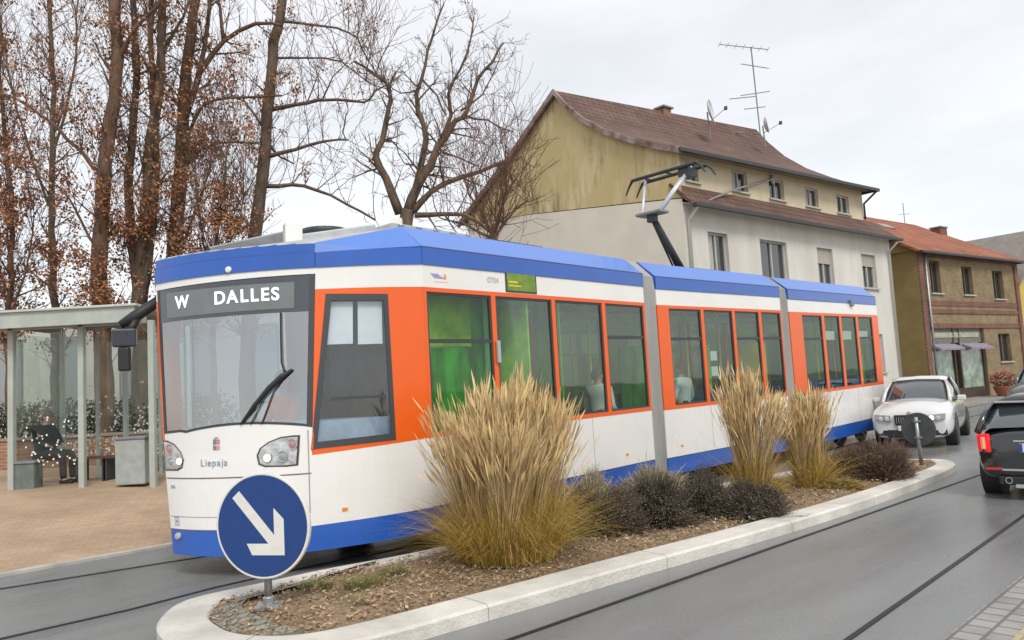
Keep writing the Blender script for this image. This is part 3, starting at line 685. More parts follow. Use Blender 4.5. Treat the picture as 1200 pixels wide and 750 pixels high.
# inclined side panel rising from corner to module crest
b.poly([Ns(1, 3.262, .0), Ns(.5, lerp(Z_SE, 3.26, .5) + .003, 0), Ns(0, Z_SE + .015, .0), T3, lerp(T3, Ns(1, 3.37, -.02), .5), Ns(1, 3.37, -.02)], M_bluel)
deckm = mat('roof_cover', (.40, .41, .40), .55, var=.15, scale=3)
fr_top = [Fr(i / 10, nose_bt(i / 10), -.01) for i in range(11)]
b.poly([Ns(1, 3.37, -.02)] + fr_top + [TS, T4, T3], deckm)
nose = b.build('nose', tram, smooth=False)
for p in nose.data.polygons: p.use_smooth = False
nose.modifiers.new('sol', 'SOLIDIFY').thickness = .02; nose.modifiers['sol'].offset = -1
# windscreen: dark upper band, pane, rubber
b = MB(); skin(b, Fr, .03, .965, lambda u: 2.64, lambda u: WST(u) - .01, mat('windscreen_band', (.035, .042, .05), .12, coat=1), .002, nu=20, nz=2)
for (u0, u1) in ((0.0, .03), (.965, .986)): skin(b, Fr, u0, u1, WS0, WST, M_frame, .004, nu=3)
skin(b, Fr, .0, .986, lambda u: WS0(u) - .0, lambda u: WS0(u) + .025, M_frame, .004, nu=20)
b.build('windscreen_surround', nose, solid=.012)
b = MB(); skin(b, Fr, .03, .965, lambda u: WS0(u) + .02, lambda u: 2.64, M_wind, -.002, nu=20, nz=6); b.build('windscreen', nose, smooth=True)
b = MB(); skin(b, Nl, .12, .85, 1.2, 2.88, M_glass, -.01, nu=6); b.build('window_pane', nose)
# corner side window
b = MB(); f = .05
trap(b, vA - f, vB + f * .8, vC + f * .8, vD - f, zA - .07, zB - .07, zC + .07, zD + .07, glass('cab_glass', (.88, .93, .95), .09, .04, .4), -.008); b.build('window_pane', nose)
b = MB()
def edge_bar(P0, P1, w): 
    rows = []
    for k in range(7):
        v, z = lerp(P0[0], P1[0], k / 6), lerp(P0[1], P1[1], k / 6); rows.append((v, z))
    return rows
A2, B2, C2, D2 = (vA - f, zA - .07), (vB + f * .8, zB - .07), (vC + f * .8, zC + .07), (vD - f, zD + .07)
outer = [(vA, zA), (vB, zB), (vC, zC), (vD, zD)]; inner = [A2, B2, C2, D2]
for k in range(4):
    o0, o1, i0, i1 = outer[k], outer[(k + 1) % 4], inner[k], inner[(k + 1) % 4]
    b.grid([[Ns(lerp(o0[0], o1[0], q / 6), lerp(o0[1], o1[1], q / 6), .006) for q in range(7)], [Ns(lerp(i0[0], i1[0], q / 6), lerp(i0[1], i1[1], q / 6), .006) for q in range(7)]], M_frame)
zs_ = lerp(zA, zD, .68)
b.grid([[Ns(lerp(A2[0], B2[0], q / 4) , zs_, .0) for q in range(5)], [Ns(lerp(A2[0], B2[0], q / 4), zs_ - .03, .0) for q in range(5)]], M_frame)
b.build('window_rubber', nose, solid=.012)
# display, headlamps, seams, writing
def uF(px, py):                                # parameter on the front for a sight line
    best = None
    for i in range(401):
        u = i / 400; 
        for zz in (0,):
            P0 = Fr(u, 2.0); d = ray(px, py); s = P0.y / d.y; X = d.x * s
            e_ = abs(X - P0.x)
            if best is None or e_ < best[0]: best = (e_, u, EYE + d.z * s)
    return best[1], best[2]
(ua, za), (ub, zb_) = uF(198, 358), uF(341, 345)
dm = mat('display_panel', (.17, .18, .185), .35, var=.06, scale=6)
xa, xb = Fr(ua, 2.8, .008), Fr(ub, 2.8, .008)
b = MB(); zlo, zhi = 2.68, 2.955
skin(b, Fr, ub, ua, zlo, zhi, dm, .006, nu=12); disp = b.build('destination_display', nose, solid=.004)
led = mat('display_letters', (.85, .87, .88), .5, emit=(.9, .93, 1), estr=.55)
def front_text(s, px, py, hgt, name, off=.011, mt=led, bold=.004, adv=1.0, par=None, sx=1.0):
    u, z = uF(px, py)
    # letters one at a time so they follow the curved front, joined in one mesh
    cur = u; meshes = []
    for ch in s:
        P0 = Fr(cur, z, off); P1 = Fr(cur - .03, z, off); xd = (P1 - P0).normalized()
        cu = bpy.data.curves.new('t', 'FONT'); cu.body = ch; cu.size = hgt * 1.38; cu.extrude = .0015; cu.offset = bold
        t = bpy.data.objects.new('t', cu); col.objects.link(t); dg = bpy.context.evaluated_depsgraph_get(); me = bpy.data.meshes.new_from_object(t.evaluated_get(dg)); bpy.data.objects.remove(t)
        w = max([v.co.x for v in me.vertices] or [hgt * .3]); mnx_ = min([v.co.x for v in me.vertices] or [0])
        zz = Vector((0, 0, 1)); nn = xd.cross(zz)
        M = Matrix(((xd.x * sx, 0, nn.x), (xd.y * sx, 0, nn.y), (0, 1, 0)))
        me_v = [M @ v.co + P0 for v in me.vertices]; meshes.append((me_v, [list(p.vertices) for p in me.polygons]))
        step = (w * sx + hgt * .14) * adv; cur -= step / (Cz(z) - Lz(z)).length
    b = MB()
    for vs_, fs in meshes:
        i = len(b.v); b.v += vs_
        for f_ in fs: b.f.append([i + q for q in f_]); b.mi.append(b.m(mt))
    return b.build(name, par or nose, fix=False)
front_text('W', 208, 361, .135, 'display_letters', par=disp)if False else front_text('W', 208, 361, .135, 'display_letters')
front_text('DALLES', 251, 356, .135, 'display_letters')
M_logo = mat('logo_grey_blue', (.28, .31, .42), .5)
def line_on_front(b, u0, u1, za_, zb2, th, mt, off=.003):
    skin(b, Fr, u0, u1, lambda u: lerp(za_, zb2, (u - u0) / (u1 - u0)) - th / 2, lambda u: lerp(za_, zb2, (u - u0) / (u1 - u0)) + th / 2, mt, off, nu=16)
jm = mat('panel_joint_front', (.16, .11, .09), .7)
b = MB(); line_on_front(b, .0, .99, .985, .985, .012, jm); line_on_front(b, .0, .98, .60, .60, .006, mat('panel_joint', (.30, .29, .27), .7)); line_on_front(b, 0, 1, .472, .472, .008, jm)
for u_, z_ in ((.02, 0),):
    rows = [[Fr(lerp(.02, -.0, k / 6), lerp(1.42, .6, k / 6), .004), Fr(lerp(.026, .006, k / 6), lerp(1.42, .6, k / 6), .004)] for k in range(7)]; b.grid(rows, mat('panel_joint', (.3, .29, .27), .7))
b.build('panel_joint', nose, solid=.001)
# headlamps
def headlamp(pts_px, name, lamps):
    b = MB(); Q = [uF(x, y) for x, y in pts_px]
    cu = sum(q[0] for q in Q) / len(Q); cz = sum(q[1] for q in Q) / len(Q)
    ring = lambda k, off: [Fr(lerp(cu, q[0], k), lerp(cz, q[1], k), off) for q in Q]
    b.grid([ring(1.06, .004), ring(1.0, .012), ring(.94, .006)], mat('lamp_rim', (.07, .06, .06), .5), True)
    hl = b.build('headlight', nose)
    b = MB(); b.grid([ring(.95, .008), ring(.6, .012), ring(.02, .013)], mat('lamp_reflector', (.52, .53, .53), .18, metal=.5, var=.35, scale=14), True); b.build('lens', hl)
    for (px, py, r_, mt) in lamps:
        u, z = uF(px, py); c = Fr(u, z, .012); nn = (Fr(u, z, 1) - Fr(u, z, 0)).normalized()
        b = MB(); b.lathe(c, nn, [(r_ * 1.15, 0), (r_ * 1.15, .014), (r_, .014), (r_ * .95, .006)], M_grey, 20); b.lathe(c, nn, [(r_ * .94, .004), (r_ * .7, .012), (r_ * .2, .016)], mt, 20); b.build('lamp', hl)
lit_lamp = mat('lit_headlamp', (.9, .8, .6), .2, emit=(1, .80, .50), estr=2.2)
dim_lamp = mat('lamp_glass_dim', (.30, .33, .36), .12, coat=1); pink = mat('lamp_glass_rose', (.42, .22, .22), .12, coat=1)
headlamp([(305, 533), (308, 525), (318, 518), (332, 512.5), (347, 510.5), (354, 510.5), (354, 526), (353.5, 543.5), (340, 545), (315, 545.5), (307, 543)], 'headlight', [(317.5, 535.5, .042, lit_lamp), (336, 534, .05, dim_lamp), (347, 520, .05, pink)])
headlamp([(189.5, 517), (195, 517), (203, 521), (210, 529), (213.5, 538), (211, 547), (205, 550), (191, 550)], 'headlight', [(209, 540, .035, lit_lamp), (199, 541, .042, dim_lamp), (198, 526, .045, pink)])
# crest and writing under the windscreen
u, z = uF(254, 521); b = MB()
for (du, dz, w, h, c_) in ((.012, .03, .022, .055, (.12, .25, .22)), (-.012, .03, .022, .05, (.62, .18, .24)), (.012, -.03, .022, .045, (.25, .18, .2)), (-.012, -.03, .022, .045, (.66, .28, .30)), (0, .07, .026, .012, (.2, .22, .3))):
    skin(b, Fr, u + du - w / 2, u + du + w / 2, z + dz - h / 2, z + dz + h / 2, mat('crest_%d' % int(c_[0] * 100 + c_[2] * 1000), c_, .5), .004, nu=2)
b.build('crest', nose, solid=.001)
front_text('Liepaja', 234, 546, .075, 'lettering', mt=M_logo, off=.004, bold=0, adv=1.0)
front_text('10A', 195, 571, .035, 'fleet_marking', mt=M_logo, off=.004, bold=0)
u, z = uF(200, 608); b = MB()
for (x0, x1, y0, y1) in ((-.022, .022, .03, .038), (-.022, .022, -.045, -.037), (-.022, -.018, -.045, .038), (.018, .022, -.045, .038), (-.008, .008, -.02, .012)):
    skin(b, Fr, u + x0, u + x1, z + y0, z + y1, M_logo, .004, nu=1)
b.build('towing_mark', nose, solid=.001)
def front_knob(px, py, r_, mt, name):
    u, z = uF(px, py); c = Fr(u, z, .0); nn = (Fr(u, z, 1) - Fr(u, z, 0)).normalized(); b = MB()
    b.lathe(c, nn, [(r_, 0), (r_, .02), (r_ * .8, .032), (r_ * .3, .036)], mt, 18); b.build(name, nose, smooth=False)
front_knob(201, 625, .035, M_grey, 'coupling_cap'); front_knob(267, 315, .035, M_white, 'roof_lamp')
b = MB(); v_, z_ = vpx(409, 594.5); p = Ns(v_, z_, .006); b.box(p, (.055, .012, .03), mat('amber_lens', (.85, .25, .02), .2), Matrix.Rotation(math.atan2(Cz(1).y - P_S.y, Cz(1).x - P_S.x), 3, 'Z')); b.build('marker_lamp', nose)
# wiper
b = MB(); q = lambda x, y, o_=.03: Fr(uF(x, y)[0], uF(x, y)[1], o_)
b.tube([q(327, 366, .02), q(329, 395), q(331, 425), q(336, 440)], .009, M_black, 6)
b.tube([q(344, 433, .035), q(333, 441, .04), q(318, 455, .04), q(301, 475, .035), q(284, 497, .02)], [.012, .030, .028, .022, .009], M_black, 8)
b.tube([q(336, 440, .02), q(322, 460, .02), q(309, 497, .012)], .006, M_black, 6)
b.tube([q(310, 470, .02), q(296, 497, .015)], .006, M_black, 6)
b.build('wiper', nose)
b = MB(); b.tube([Fr(uF(213.5, 378)[0], 2.62, -.05), Fr(uF(213.5, 490)[0], 1.5, -.05)], .009, M_black, 6); b.tube([Fr(uF(222.5, 378)[0], 2.64, -.06), Fr(uF(222.5, 490)[0], 1.5, -.06)], .010, M_black, 6); b.build('cab_pillar', nose)
# folded grey-black mirror arm on the left corner
b = MB(); a0 = dp(190, 350, 8.5); a1 = dp(158, 371, 8.4); a2 = dp(141, 381, 8.35)
b.tube([a0, a1, a2], [.06, .065, .045], M_black, 8); b.tube([dp(160, 374, 8.4), dp(150, 392, 8.35)], .045, M_black, 8)
mir = b.build('mirror_arm', nose, smooth=True)
b = MB(); b.box(dp(146, 396, 8.35), (.24, .10, .20), mat('mirror_housing', (.035, .037, .05), .35), Matrix.Rotation(R(15), 3, 'Z')); b.box(dp(146, 421, 8.35), (.12, .09, .26), M_black, Matrix.Rotation(R(8), 3, 'Z')); b.build('mirror', nose, bevel=.02)

# driver's cab inside
M_dash = mat('dashboard', (.30, .40, .52), .5, var=.2, scale=4)
b = MB()
dd = [Fr(.04, .5, -.10), Fr(.25, .5, -.12), Fr(.5, .5, -.12), Fr(.75, .5, -.12), Fr(.95, .5, -.14), lerp(Lz(1.4), Sl, .30), lerp(Lz(1.4), Sl, .30) * .5 + (P_S + Vector((-.30, .20, 0))) * .5, Ns(.12, .5, -.12), Ns(.5, .5, -.12), Ns(.9, .5, -.12)]
b.prism([Vector((p.x, p.y, .6)) for p in dd], (0, 0, .90), M_dash); b.build('dashboard', tram)
b = MB(); nfl = [Ns(0, .3, -.06), Ns(1, .3, -.06), Fr(.5, .3, -.06), Fr(1, .3, -.06), Vector((Sl.x, Sl.y, .3))]
b.prism([Vector((p.x, p.y, .30)) for p in nfl], (0, 0, .04), M_floor); b.build('cab_floor', tram)
# blinds behind the corner window
for (xa_, xb_) in ((381, 411), (417, 446)):
    b = MB(); va, z1_ = vpx(xa_, 353); vb, _ = vpx(xb_, 353); _, z0_ = vpx((xa_ + xb_) / 2, 403)
    b.grid([[Ns(lerp(va, vb, k / 4), z0_, -.06) for k in range(5)], [Ns(lerp(va, vb, k / 4), z1_, -.06) for k in range(5)]], mat('roller_blind', (.72, .74, .76), .7, var=.05, scale=5)); b.build('sun_blind', tram, solid=.01)
# cab rear wall (grey-black with window), added panels painted as green and lime reflections
b = MB(); M = m1
def cross_wall(M, t, o0, o1, z0, z1, mt, th=.03, b=None): b.prism([M.P(t, z0, o0), M.P(t, z0, o1), M.P(t, z1, o1), M.P(t, z1, o0)], M.d * th, mt)
cross_wall(m1, .0, .08, WID - .08, .34, 2.55, mat('cab_wall', (.075, .08, .075), .6, var=.4, scale=5), b=b); cross_wall(m1, .0, .08, .5, 1.3, 3.0, M_dark, b=b); cross_wall(m1, 0, WID - .5, WID - .08, 1.3, 3.0, M_dark, b=b); cross_wall(m1, 0, .5, WID - .5, 2.5, 3.0, M_dark, b=b)
b.build('cab_partition', tram)
b = MB(); side_strip(b, m1, .06, w1[0][1] + .05, 2.26, 2.98, M_lime, .42, .03); side_strip(b, m1, .06, w1[0][1] + .05, .34, 2.24, M_green, .40, .03); b.build('reflection_panel', tram)
b = MB(); side_strip(b, m1, w1[0][1] + .10, w1[1][0] + .62, .34, 2.98, M_green, .55, .03); cross_wall(m1, w1[1][0] + .66, .08, .7, .34, 2.98, M_lime, b=b); side_strip(b, m1, w1[1][0] + .30, w1[1][0] + .42, .9, 2.98, mat('pale_green', (.10, .42, .18), .4), .50, .03); b.build('reflection_panel', tram)
b = MB(); cross_wall(m1, w1[2][0] + .16, .08, .5, .34, 2.9, M_green, b=b); side_strip(b, m1, w1[2][0] + .22, w1[2][0] + .42, 1.0, 2.2, M_green, 1.2, .03); b.build('reflection_panel', tram)
b = MB(); side_strip(b, m2, .12, w2[0][1] - .05, .34, 2.3, M_green, .9, .03); b.build('reflection_panel', tram)
b = MB(); side_strip(b, m2, w2[2][0] + .05, w2[2][0] + .3, 1.2, 2.3, M_lime, .75, .03); cross_wall(m2, w2[3][0] + .2, .1, .7, .34, 2.3, M_yellow, b=b); b.build('reflection_panel', tram)
b = MB(); side_strip(b, m3, m3.L - .62, m3.L - .1, .34, 2.25, mat('bright_green_panel', (.03, .42, .12), .45), .30, .03); b.build('reflection_panel', tram)
for M, ts in ((m1, (2.5, 3.3, 4.2)), (m2, (1.0, 2.0, 3.1)), (m3, (.6, 1.9, 3.2, 4.2))):
    for t_ in ts:
        b = MB(); b.tube([M.P(t_, .34, .85), M.P(t_, Z_WT - .12, .85)], .018, M_yellow, 8); b.build('grab_pole', tram, smooth=True)
def seat(M, t, off, back=1):
    b = MB(); rot = Matrix.Rotation(M.ang, 3, 'Z')
    b.box(M.P(t, .82, off), (.42, .44, .07), M_seat, rot); b.box(M.P(t + .2 * back, 1.16, off), (.06, .42, .66), M_seat, rot); b.box(M.P(t, .56, off), (.12, .12, .44), M_mid, rot)
    b.build('seat', tram, bevel=.02)
for M, ts in ((m1, (2.75, 3.5, 4.25)), (m2, (1.55, 2.35, 3.2)), (m3, (.55, 1.3, 2.1, 2.9, 3.7, 4.4))):
    for t_ in ts:
        if t_ < M.L - .3: seat(M, t_, .42 if M is not m1 else 1.75); seat(M, t_, 1.8, -1) if M is not m1 else None
# notices on window glass in middle section, pale panels in the last section
b = MB()
for z_ in (1.72, 1.98): side_strip(b, m2, w2[1][0] + .16, w2[1][0] + .36, z_, z_ + .16, mat('notice_paper', (.55, .60, .62), .6), .03, .003)
b.build('notice', tram)
for i_ in (1, 2, 3):
    b = MB(); side_strip(b, m3, w3[i_][0] + .08, w3[i_][1] - .08, 2.33, 2.52, mat('notice_paper', (.55, .60, .62), .6), .10, .003); b.build('notice', tram)

# running gear
def bogie(M, t):
    b = MB(); c = M.P(t, 0, WID / 2); rot = Matrix.Rotation(M.ang, 3, 'Z')
    b.box((c.x, c.y, .30), (1.9, 1.7, .12), M_dark, rot); bo = b.build('bogie', tram, bevel=.02)
    for dt in (-.62, .62):
        for o_ in (.38, WID - .38):
            w = M.P(t + dt, 0, o_); b = MB(); b.lathe((w.x, w.y, .325), M.n, [(.31, -.05), (.33, -.04), (.33, .02), (.30, .05), (.1, .06)], M_mid if 0 else M_dark, 24); b.build('wheel', bo)
bogie(m1, 1.0); bogie(m2, m2.L / 2); bogie(m3, m3.L - 1.3); bogie(m1, m1.L - .9)
b = MB()
for M in (m1, m2, m3): b.prism([M.P(.1, .20, .12), M.P(M.L - .1, .20, .12), M.P(M.L - .1, .20, WID - .12), M.P(.1, .20, WID - .12)], (0, 0, .095), M_black)
b.prism([Vector((p.x, p.y, .2)) for p in (Ns(0, 0, -.1), Ns(1, 0, -.1), Fr(.1, 0, -.1), Fr(.5, 0, -.1), Fr(.93, 0, -.1), Vector((Sl.x, Sl.y, 0)))], (0, 0, .09), M_black)
b.build('underframe', tram)

# roof gear
def rbox(M, t0, t1, o0, o1, z0, z1, mt, name='roof_unit', ribs=0, bevel=.02):
    b = MB(); rot = Matrix.Rotation(M.ang, 3, 'Z'); c = M.P((t0 + t1) / 2, (z0 + z1) / 2, (o0 + o1) / 2)
    b.box(c, (t1 - t0, o1 - o0, z1 - z0), mt, rot)
    for k in range(ribs):
        tt = lerp(t0, t1, (k + .5) / ribs); b.box(M.P(tt, (z0 + z1) / 2, (o0 + o1) / 2), ((t1 - t0) / ribs * .35, o1 - o0 + .02, (z1 - z0) * .8), M_mid, rot)
        b.box(M.P(tt, z1, (o0 + o1) / 2), ((t1 - t0) / ribs * .35, (o1 - o0) * .9, .016), M_mid, rot)
    return b.build(name, tram, bevel=bevel)
rbox(m1, .1, 1.5, .6, 1.7, 3.63, 3.73, M_grey, ribs=5)
rbox(m1, 1.8, 3.0, .7, 1.6, 3.63, 3.74, M_dark, ribs=6)
rbox(m1, 3.15, 3.9, .8, 1.5, 3.63, 3.70, M_dark)
rbox(m3, .2, 1.0, .7, 1.6, 3.63, 3.69, M_dark); rbox(m3, 2.6, 3.8, .7, 1.6, 3.63, 3.67, M_dark); rbox(m2, 3.2, m2.L - .05, .6, 1.7, 3.63, 3.68, M_dark)
# nose roof: long louvred cover behind the left front edge, white block, grey antenna
b = MB(); A_ = dp(246, 291, 9.5); B_ = dp(335, 272, 9.3); off_ = Vector((.25, .9, 0))
for k in range(4): b.prism([A_ + Vector((0, 0, .0 + .03 * k)) + off_ * k * .22, B_ + Vector((0, 0, .0 + .03 * k)) + off_ * k * .22, B_ + Vector((0, 0, .02 + .03 * k)) + off_ * k * .22, A_ + Vector((0, 0, .02 + .03 * k)) + off_ * k * .22], off_ * .2, M_grey)
b.prism([A_ - Vector((0, 0, .35)), B_ - Vector((0, 0, .35)), B_ + Vector((0, 0, .004)), A_ + Vector((0, 0, .004))], off_ * .85, M_mid); b.build('roof_vent', tram)
b = MB(); c = dp(343, 273, 9.0); b.box(c - Vector((0, 0, .1)), (.2, .2, .42), M_white, Matrix.Rotation(R(25), 3, 'Z')); b.build('roof_box', tram, bevel=.015)
b = MB(); c = dp(380, 263, 9.9); b.lathe(c - Vector((0, 0, .25)), (0, 0, 1), [(.30, 0), (.32, .13), (.30, .17), (.1, .19)], M_dark, 24); b.build('roof_fan', tram)
b = MB(); A_ = dp(352, 274, 9.4); B_ = dp(440, 262, 9.7)
b.prism([A_ - Vector((0, 0, .25)), B_ - Vector((0, 0, .25)), B_ + Vector((0, 0, .0)), A_ + Vector((0, 0, .0))], Vector((-.15, .7, 0)), M_grey); b.build('roof_unit', tram, bevel=.02)
b = MB(); b.box(dp(465, 261, 9.0), (.13, .1, .09), M_white); b.build('roof_lamp', tram)

# pantograph
root = MB(); ax = lambda t, z, o=1.15: m2.P(t - dJ, z, o)
pb = ax(2.7, 3.68); el = ax(1.82, 4.72); hd_ = ax(2.45, 5.62)
b = MB(); rot = Matrix.Rotation(m2.ang, 3, 'Z')
b.box(pb + Vector((0, 0, .0)), (.9, .9, .08), M_dark, rot); pg = b.build('pantograph', tram, bevel=.01)
b = MB(); b.tube([pb, lerp(pb, el, .5), el], [.085, .07, .055], M_dark, 10); b.tube([pb + m2.n * .15, el + m2.n * .05], .018, M_dark, 6); b.build('lower_arm', pg, smooth=True)
b = MB(); b.box(el + Vector((0, 0, .04)), (.30, .55, .05), M_mid, rot); b.box(el + Vector((0, 0, -.05)), (.14, .16, .14), M_dark, rot); b.build('knee', pg, bevel=.01)
sil = mat('silver_tube', (.58, .60, .68), .35, metal=.3)
kn = el + Vector((0, 0, .06)); hw = .74
hl_, hr_ = hd_ + m2.n * .55, hd_ - m2.n * .50
b = MB(); b.tube([kn + m2.n * .22, hl_], .028, sil, 8); b.tube([kn - m2.n * .20, hr_], .036, sil, 8); b.tube([kn - m2.n * .14, hd_ - m2.n * .42 - Vector((0, 0, .02))], .02, sil, 8); b.build('upper_arm', pg, smooth=True)
b = MB()
for dt in (-.17, .17):
    q0 = hd_ + m2.d * dt; b.tube([q0 + m2.n * (hw + .18) - Vector((0, 0, .26)), q0 + m2.n * (hw + .08) - Vector((0, 0, .10)), q0 + m2.n * hw, q0 - m2.n * hw, q0 - m2.n * (hw + .08) - Vector((0, 0, .08)), q0 - m2.n * (hw + .16) - Vector((0, 0, .22))], [.014, .022, .036, .036, .022, .014], M_dark, 8)
for o_ in (-.5, 0, .5): b.tube([hd_ + m2.n * o_ - m2.d * .17, hd_ + m2.n * o_ + m2.d * .17], .02, M_dark, 6)
b.box(hd_ - m2.n * .42 - Vector((0, 0, .10)), (.30, .22, .16), M_dark, rot)
b.build('contact_strip', pg)
# ================================================================== PEOPLE
M_skin = mat('skin', (.50, .30, .22), .5, var=.08, scale=12)
def skin_obj(name, verts, edges, radii, mt, parent, roots=(0,), sub=1):
    o0 = wpos(parent) if parent else Vector()
    me = bpy.data.meshes.new(name); me.from_pydata([Vector(v) - o0 for v in verts], edges, []); me.materials.append(mt)
    o = bpy.data.objects.new(name, me); col.objects.link(o); o.parent = parent
    me.skin_vertices.new() if hasattr(me.skin_vertices, 'new') and not me.skin_vertices else None
    m = o.modifiers.new('skin', 'SKIN'); m.use_smooth_shade = True
    if not me.skin_vertices:
        bm = bmesh.new(); bm.from_mesh(me); bm.verts.layers.skin.verify(); bm.to_mesh(me); bm.free()
    for i, r_ in enumerate(radii):
        sv = me.skin_vertices[0].data[i]; sv.radius = (r_, r_) if not hasattr(r_, '__len__') else r_; sv.use_root = i in roots
    s = o.modifiers.new('s', 'SUBSURF'); s.levels = sub; s.render_levels = sub
    return o
def person(J, label, top_m, leg_m, hair_m, facing, shoe_m=None, grp=None, fat=1.0):
    """J: dict of joints in world space: pelvis chest neck head shL elL haL shR elR haR hipL knL anL hipR knR anR"""
    base = Vector((J['pelvis'].x, J['pelvis'].y, J['floor'])); root = empty('person', base, label, 'person', grp)
    f = Vector(facing).normalized(); side = Vector((0, 0, 1)).cross(f).normalized()
    v, e, r_ = [], [], []
    def add(p, rad, par=None): v.append(p); r_.append(rad); (e.append((par, len(v) - 1)) if par is not None else None); return len(v) - 1
    pe = add(J['pelvis'], (.13, .10)); ch = add(lerp(J['pelvis'], J['neck'], .6), (.14, .10), pe); nk0 = add(lerp(J['pelvis'], J['neck'], .92), (.09, .08), ch); nk = add(J['neck'] + Vector((0, 0, .04)), .05, nk0)
    hc = J['head']; add(hc - Vector((0, 0, .06)) + f * .01, .062, nk); h1 = len(v) - 1; h2 = add(hc + Vector((0, 0, .02)), (.078, .09), h1); h3 = add(hc + Vector((0, 0, .08)), .062, h2)
    roots = [0]
    for s_ in 'LR':
        a = add(J['sh' + s_], .052, nk0); m_ = add(J['el' + s_], .040, a); w = add(lerp(J['el' + s_], J['ha' + s_], .8), .027, m_); d = (J['ha' + s_] - J['el' + s_]).normalized(); p_ = add(J['ha' + s_], (.035, .018), w)
        cr = d.cross(f if abs(d.dot(f)) < .8 else Vector((0, 0, 1))).normalized()
        for k in range(4):
            o_ = cr * (-.027 + .018 * k); q0 = add(J['ha' + s_] + o_ * .8 + d * .01, .009); roots.append(q0); q1 = add(J['ha' + s_] + o_ + d * (.045), .0085, q0); add(J['ha' + s_] + o_ + d * (.07 + .008 * (1 - abs(k - 1.5))) - Vector((0, 0, .015)), .007, q1)
        q0 = add(J['ha' + s_] - cr * .025 - d * .02, .010); roots.append(q0); add(J['ha' + s_] - cr * .055 + d * .02, .009, q0)
        h = add(J['hip' + s_], .085, pe); k_ = add(J['kn' + s_], .055, h); an = add(J['an' + s_], .038, k_); add(J['an' + s_] + f * .13 - Vector((0, 0, .045)), .034, an)
    body = skin_obj('body', v, e, r_, M_skin, root, roots)
    # clothing
    v, e, r_ = [], [], []
    pe = add(J['pelvis'] - Vector((0, 0, .02)), (.155 * fat, .12 * fat)); ch = add(lerp(J['pelvis'], J['neck'], .55), (.165 * fat, .125 * fat), pe); nk0 = add(lerp(J['pelvis'], J['neck'], .9), (.12 * fat, .10 * fat), ch); add(J['neck'] + Vector((0, 0, .03)), .072, nk0)
    for s_ in 'LR': a = add(J['sh' + s_], .085 * fat ** .5, nk0); m_ = add(J['el' + s_], .056, a); add(lerp(J['el' + s_], J['ha' + s_], .8), .042, m_)
    skin_obj('jacket' if 'coat' in label or 'jacket' in label else 'shirt', v, e, r_, top_m, root)
    v, e, r_ = [], [], []
    pe = add(J['pelvis'] - Vector((0, 0, .03)), (.15, .115))
    for s_ in 'LR': h = add(J['hip' + s_], .10, pe); k_ = add(J['kn' + s_], .072, h); add(J['an' + s_] + Vector((0, 0, .0)), .062, k_)
    skin_obj('trousers', v, e, r_, leg_m, root)
    for s_ in 'LR':
        b = MB(); a = J['an' + s_] - Vector((0, 0, .04)); b.tube([a - f * .06, a + f * .05, a + f * .17, a + f * .20], [.04, .05, .045, .02], shoe_m or M_black, 10); b.build('shoe', root, smooth=True)
    # hair, eyes, nose, ears, mouth
    b = MB(); rows = []
    for j in range(7):
        th = j / 6 * math.pi * .55; rows.append([hc + Vector((0, 0, .035)) + (side * math.cos(a_) * math.sin(th) * .092 + f * (math.sin(a_) * math.sin(th) * .105 - .014) + Vector((0, 0, 1)) * (math.cos(th) * .10 - (.045 * th * max(0, -math.sin(a_)))))for a_ in [q * 2 * math.pi / 14 for q in range(14)]])
    b.grid(rows, hair_m, True); b.build('hair', root, smooth=True)
    b = MB(); 
    for s2 in (-1, 1):
        b.lathe(hc + f * .083 + side * .032 * s2 + Vector((0, 0, .0)), f, [(.013, 0), (.01, .006), (.002, .008)], M_black, 8)
        b.lathe(hc + side * .083 * s2 - Vector((0, 0, .01)), side * s2, [(.022, 0), (.026, .01), (.012, .014)], M_skin, 8)
    b.prism([hc + f * .08 + Vector((0, 0, .0)), hc + f * .115 + Vector((0, 0, -.035)) + side * .0, hc + f * .08 + Vector((0, 0, -.04)) + side * .016, hc + f * .08 + Vector((0, 0, -.04)) - side * .016][:3], side * -.014, M_skin)
    b.box(hc + f * .083 - Vector((0, 0, .062)), (.04, .02, .008), mat('lips', (.35, .12, .10), .5), Matrix.Rotation(math.atan2(f.y, f.x) - math.pi / 2, 3, 'Z')); b.build('face', root)
    return root
def seated(c, seat_z, floor, f, hands=None, scale=1.0):
    f = Vector(f).normalized(); s = Vector((0, 0, 1)).cross(f); Z = Vector((0, 0, 1)); p = Vector((c[0], c[1], seat_z + .10)); J = dict(pelvis=p, floor=floor, neck=p + Z * .50 + f * .02, head=p + Z * .66 + f * .05)
    for n_, k in (('L', 1), ('R', -1)):
        J['sh' + n_] = p + Z * .43 + s * .17 * k; J['el' + n_] = p + Z * .18 + s * .23 * k + f * .12; J['ha' + n_] = (p + Z * .14 + s * .10 * k + f * .36) if not hands else p + Vector((0, 0, 0)) + f * hands[0] + Z * hands[1] + s * .18 * k
        J['hip' + n_] = p + s * .10 * k; J['kn' + n_] = p + s * .12 * k + f * .44 - Z * .01; J['an' + n_] = Vector((0, 0, floor + .09 )) + Vector((p.x, p.y, 0)) + s * .12 * k + f * .46
    return J
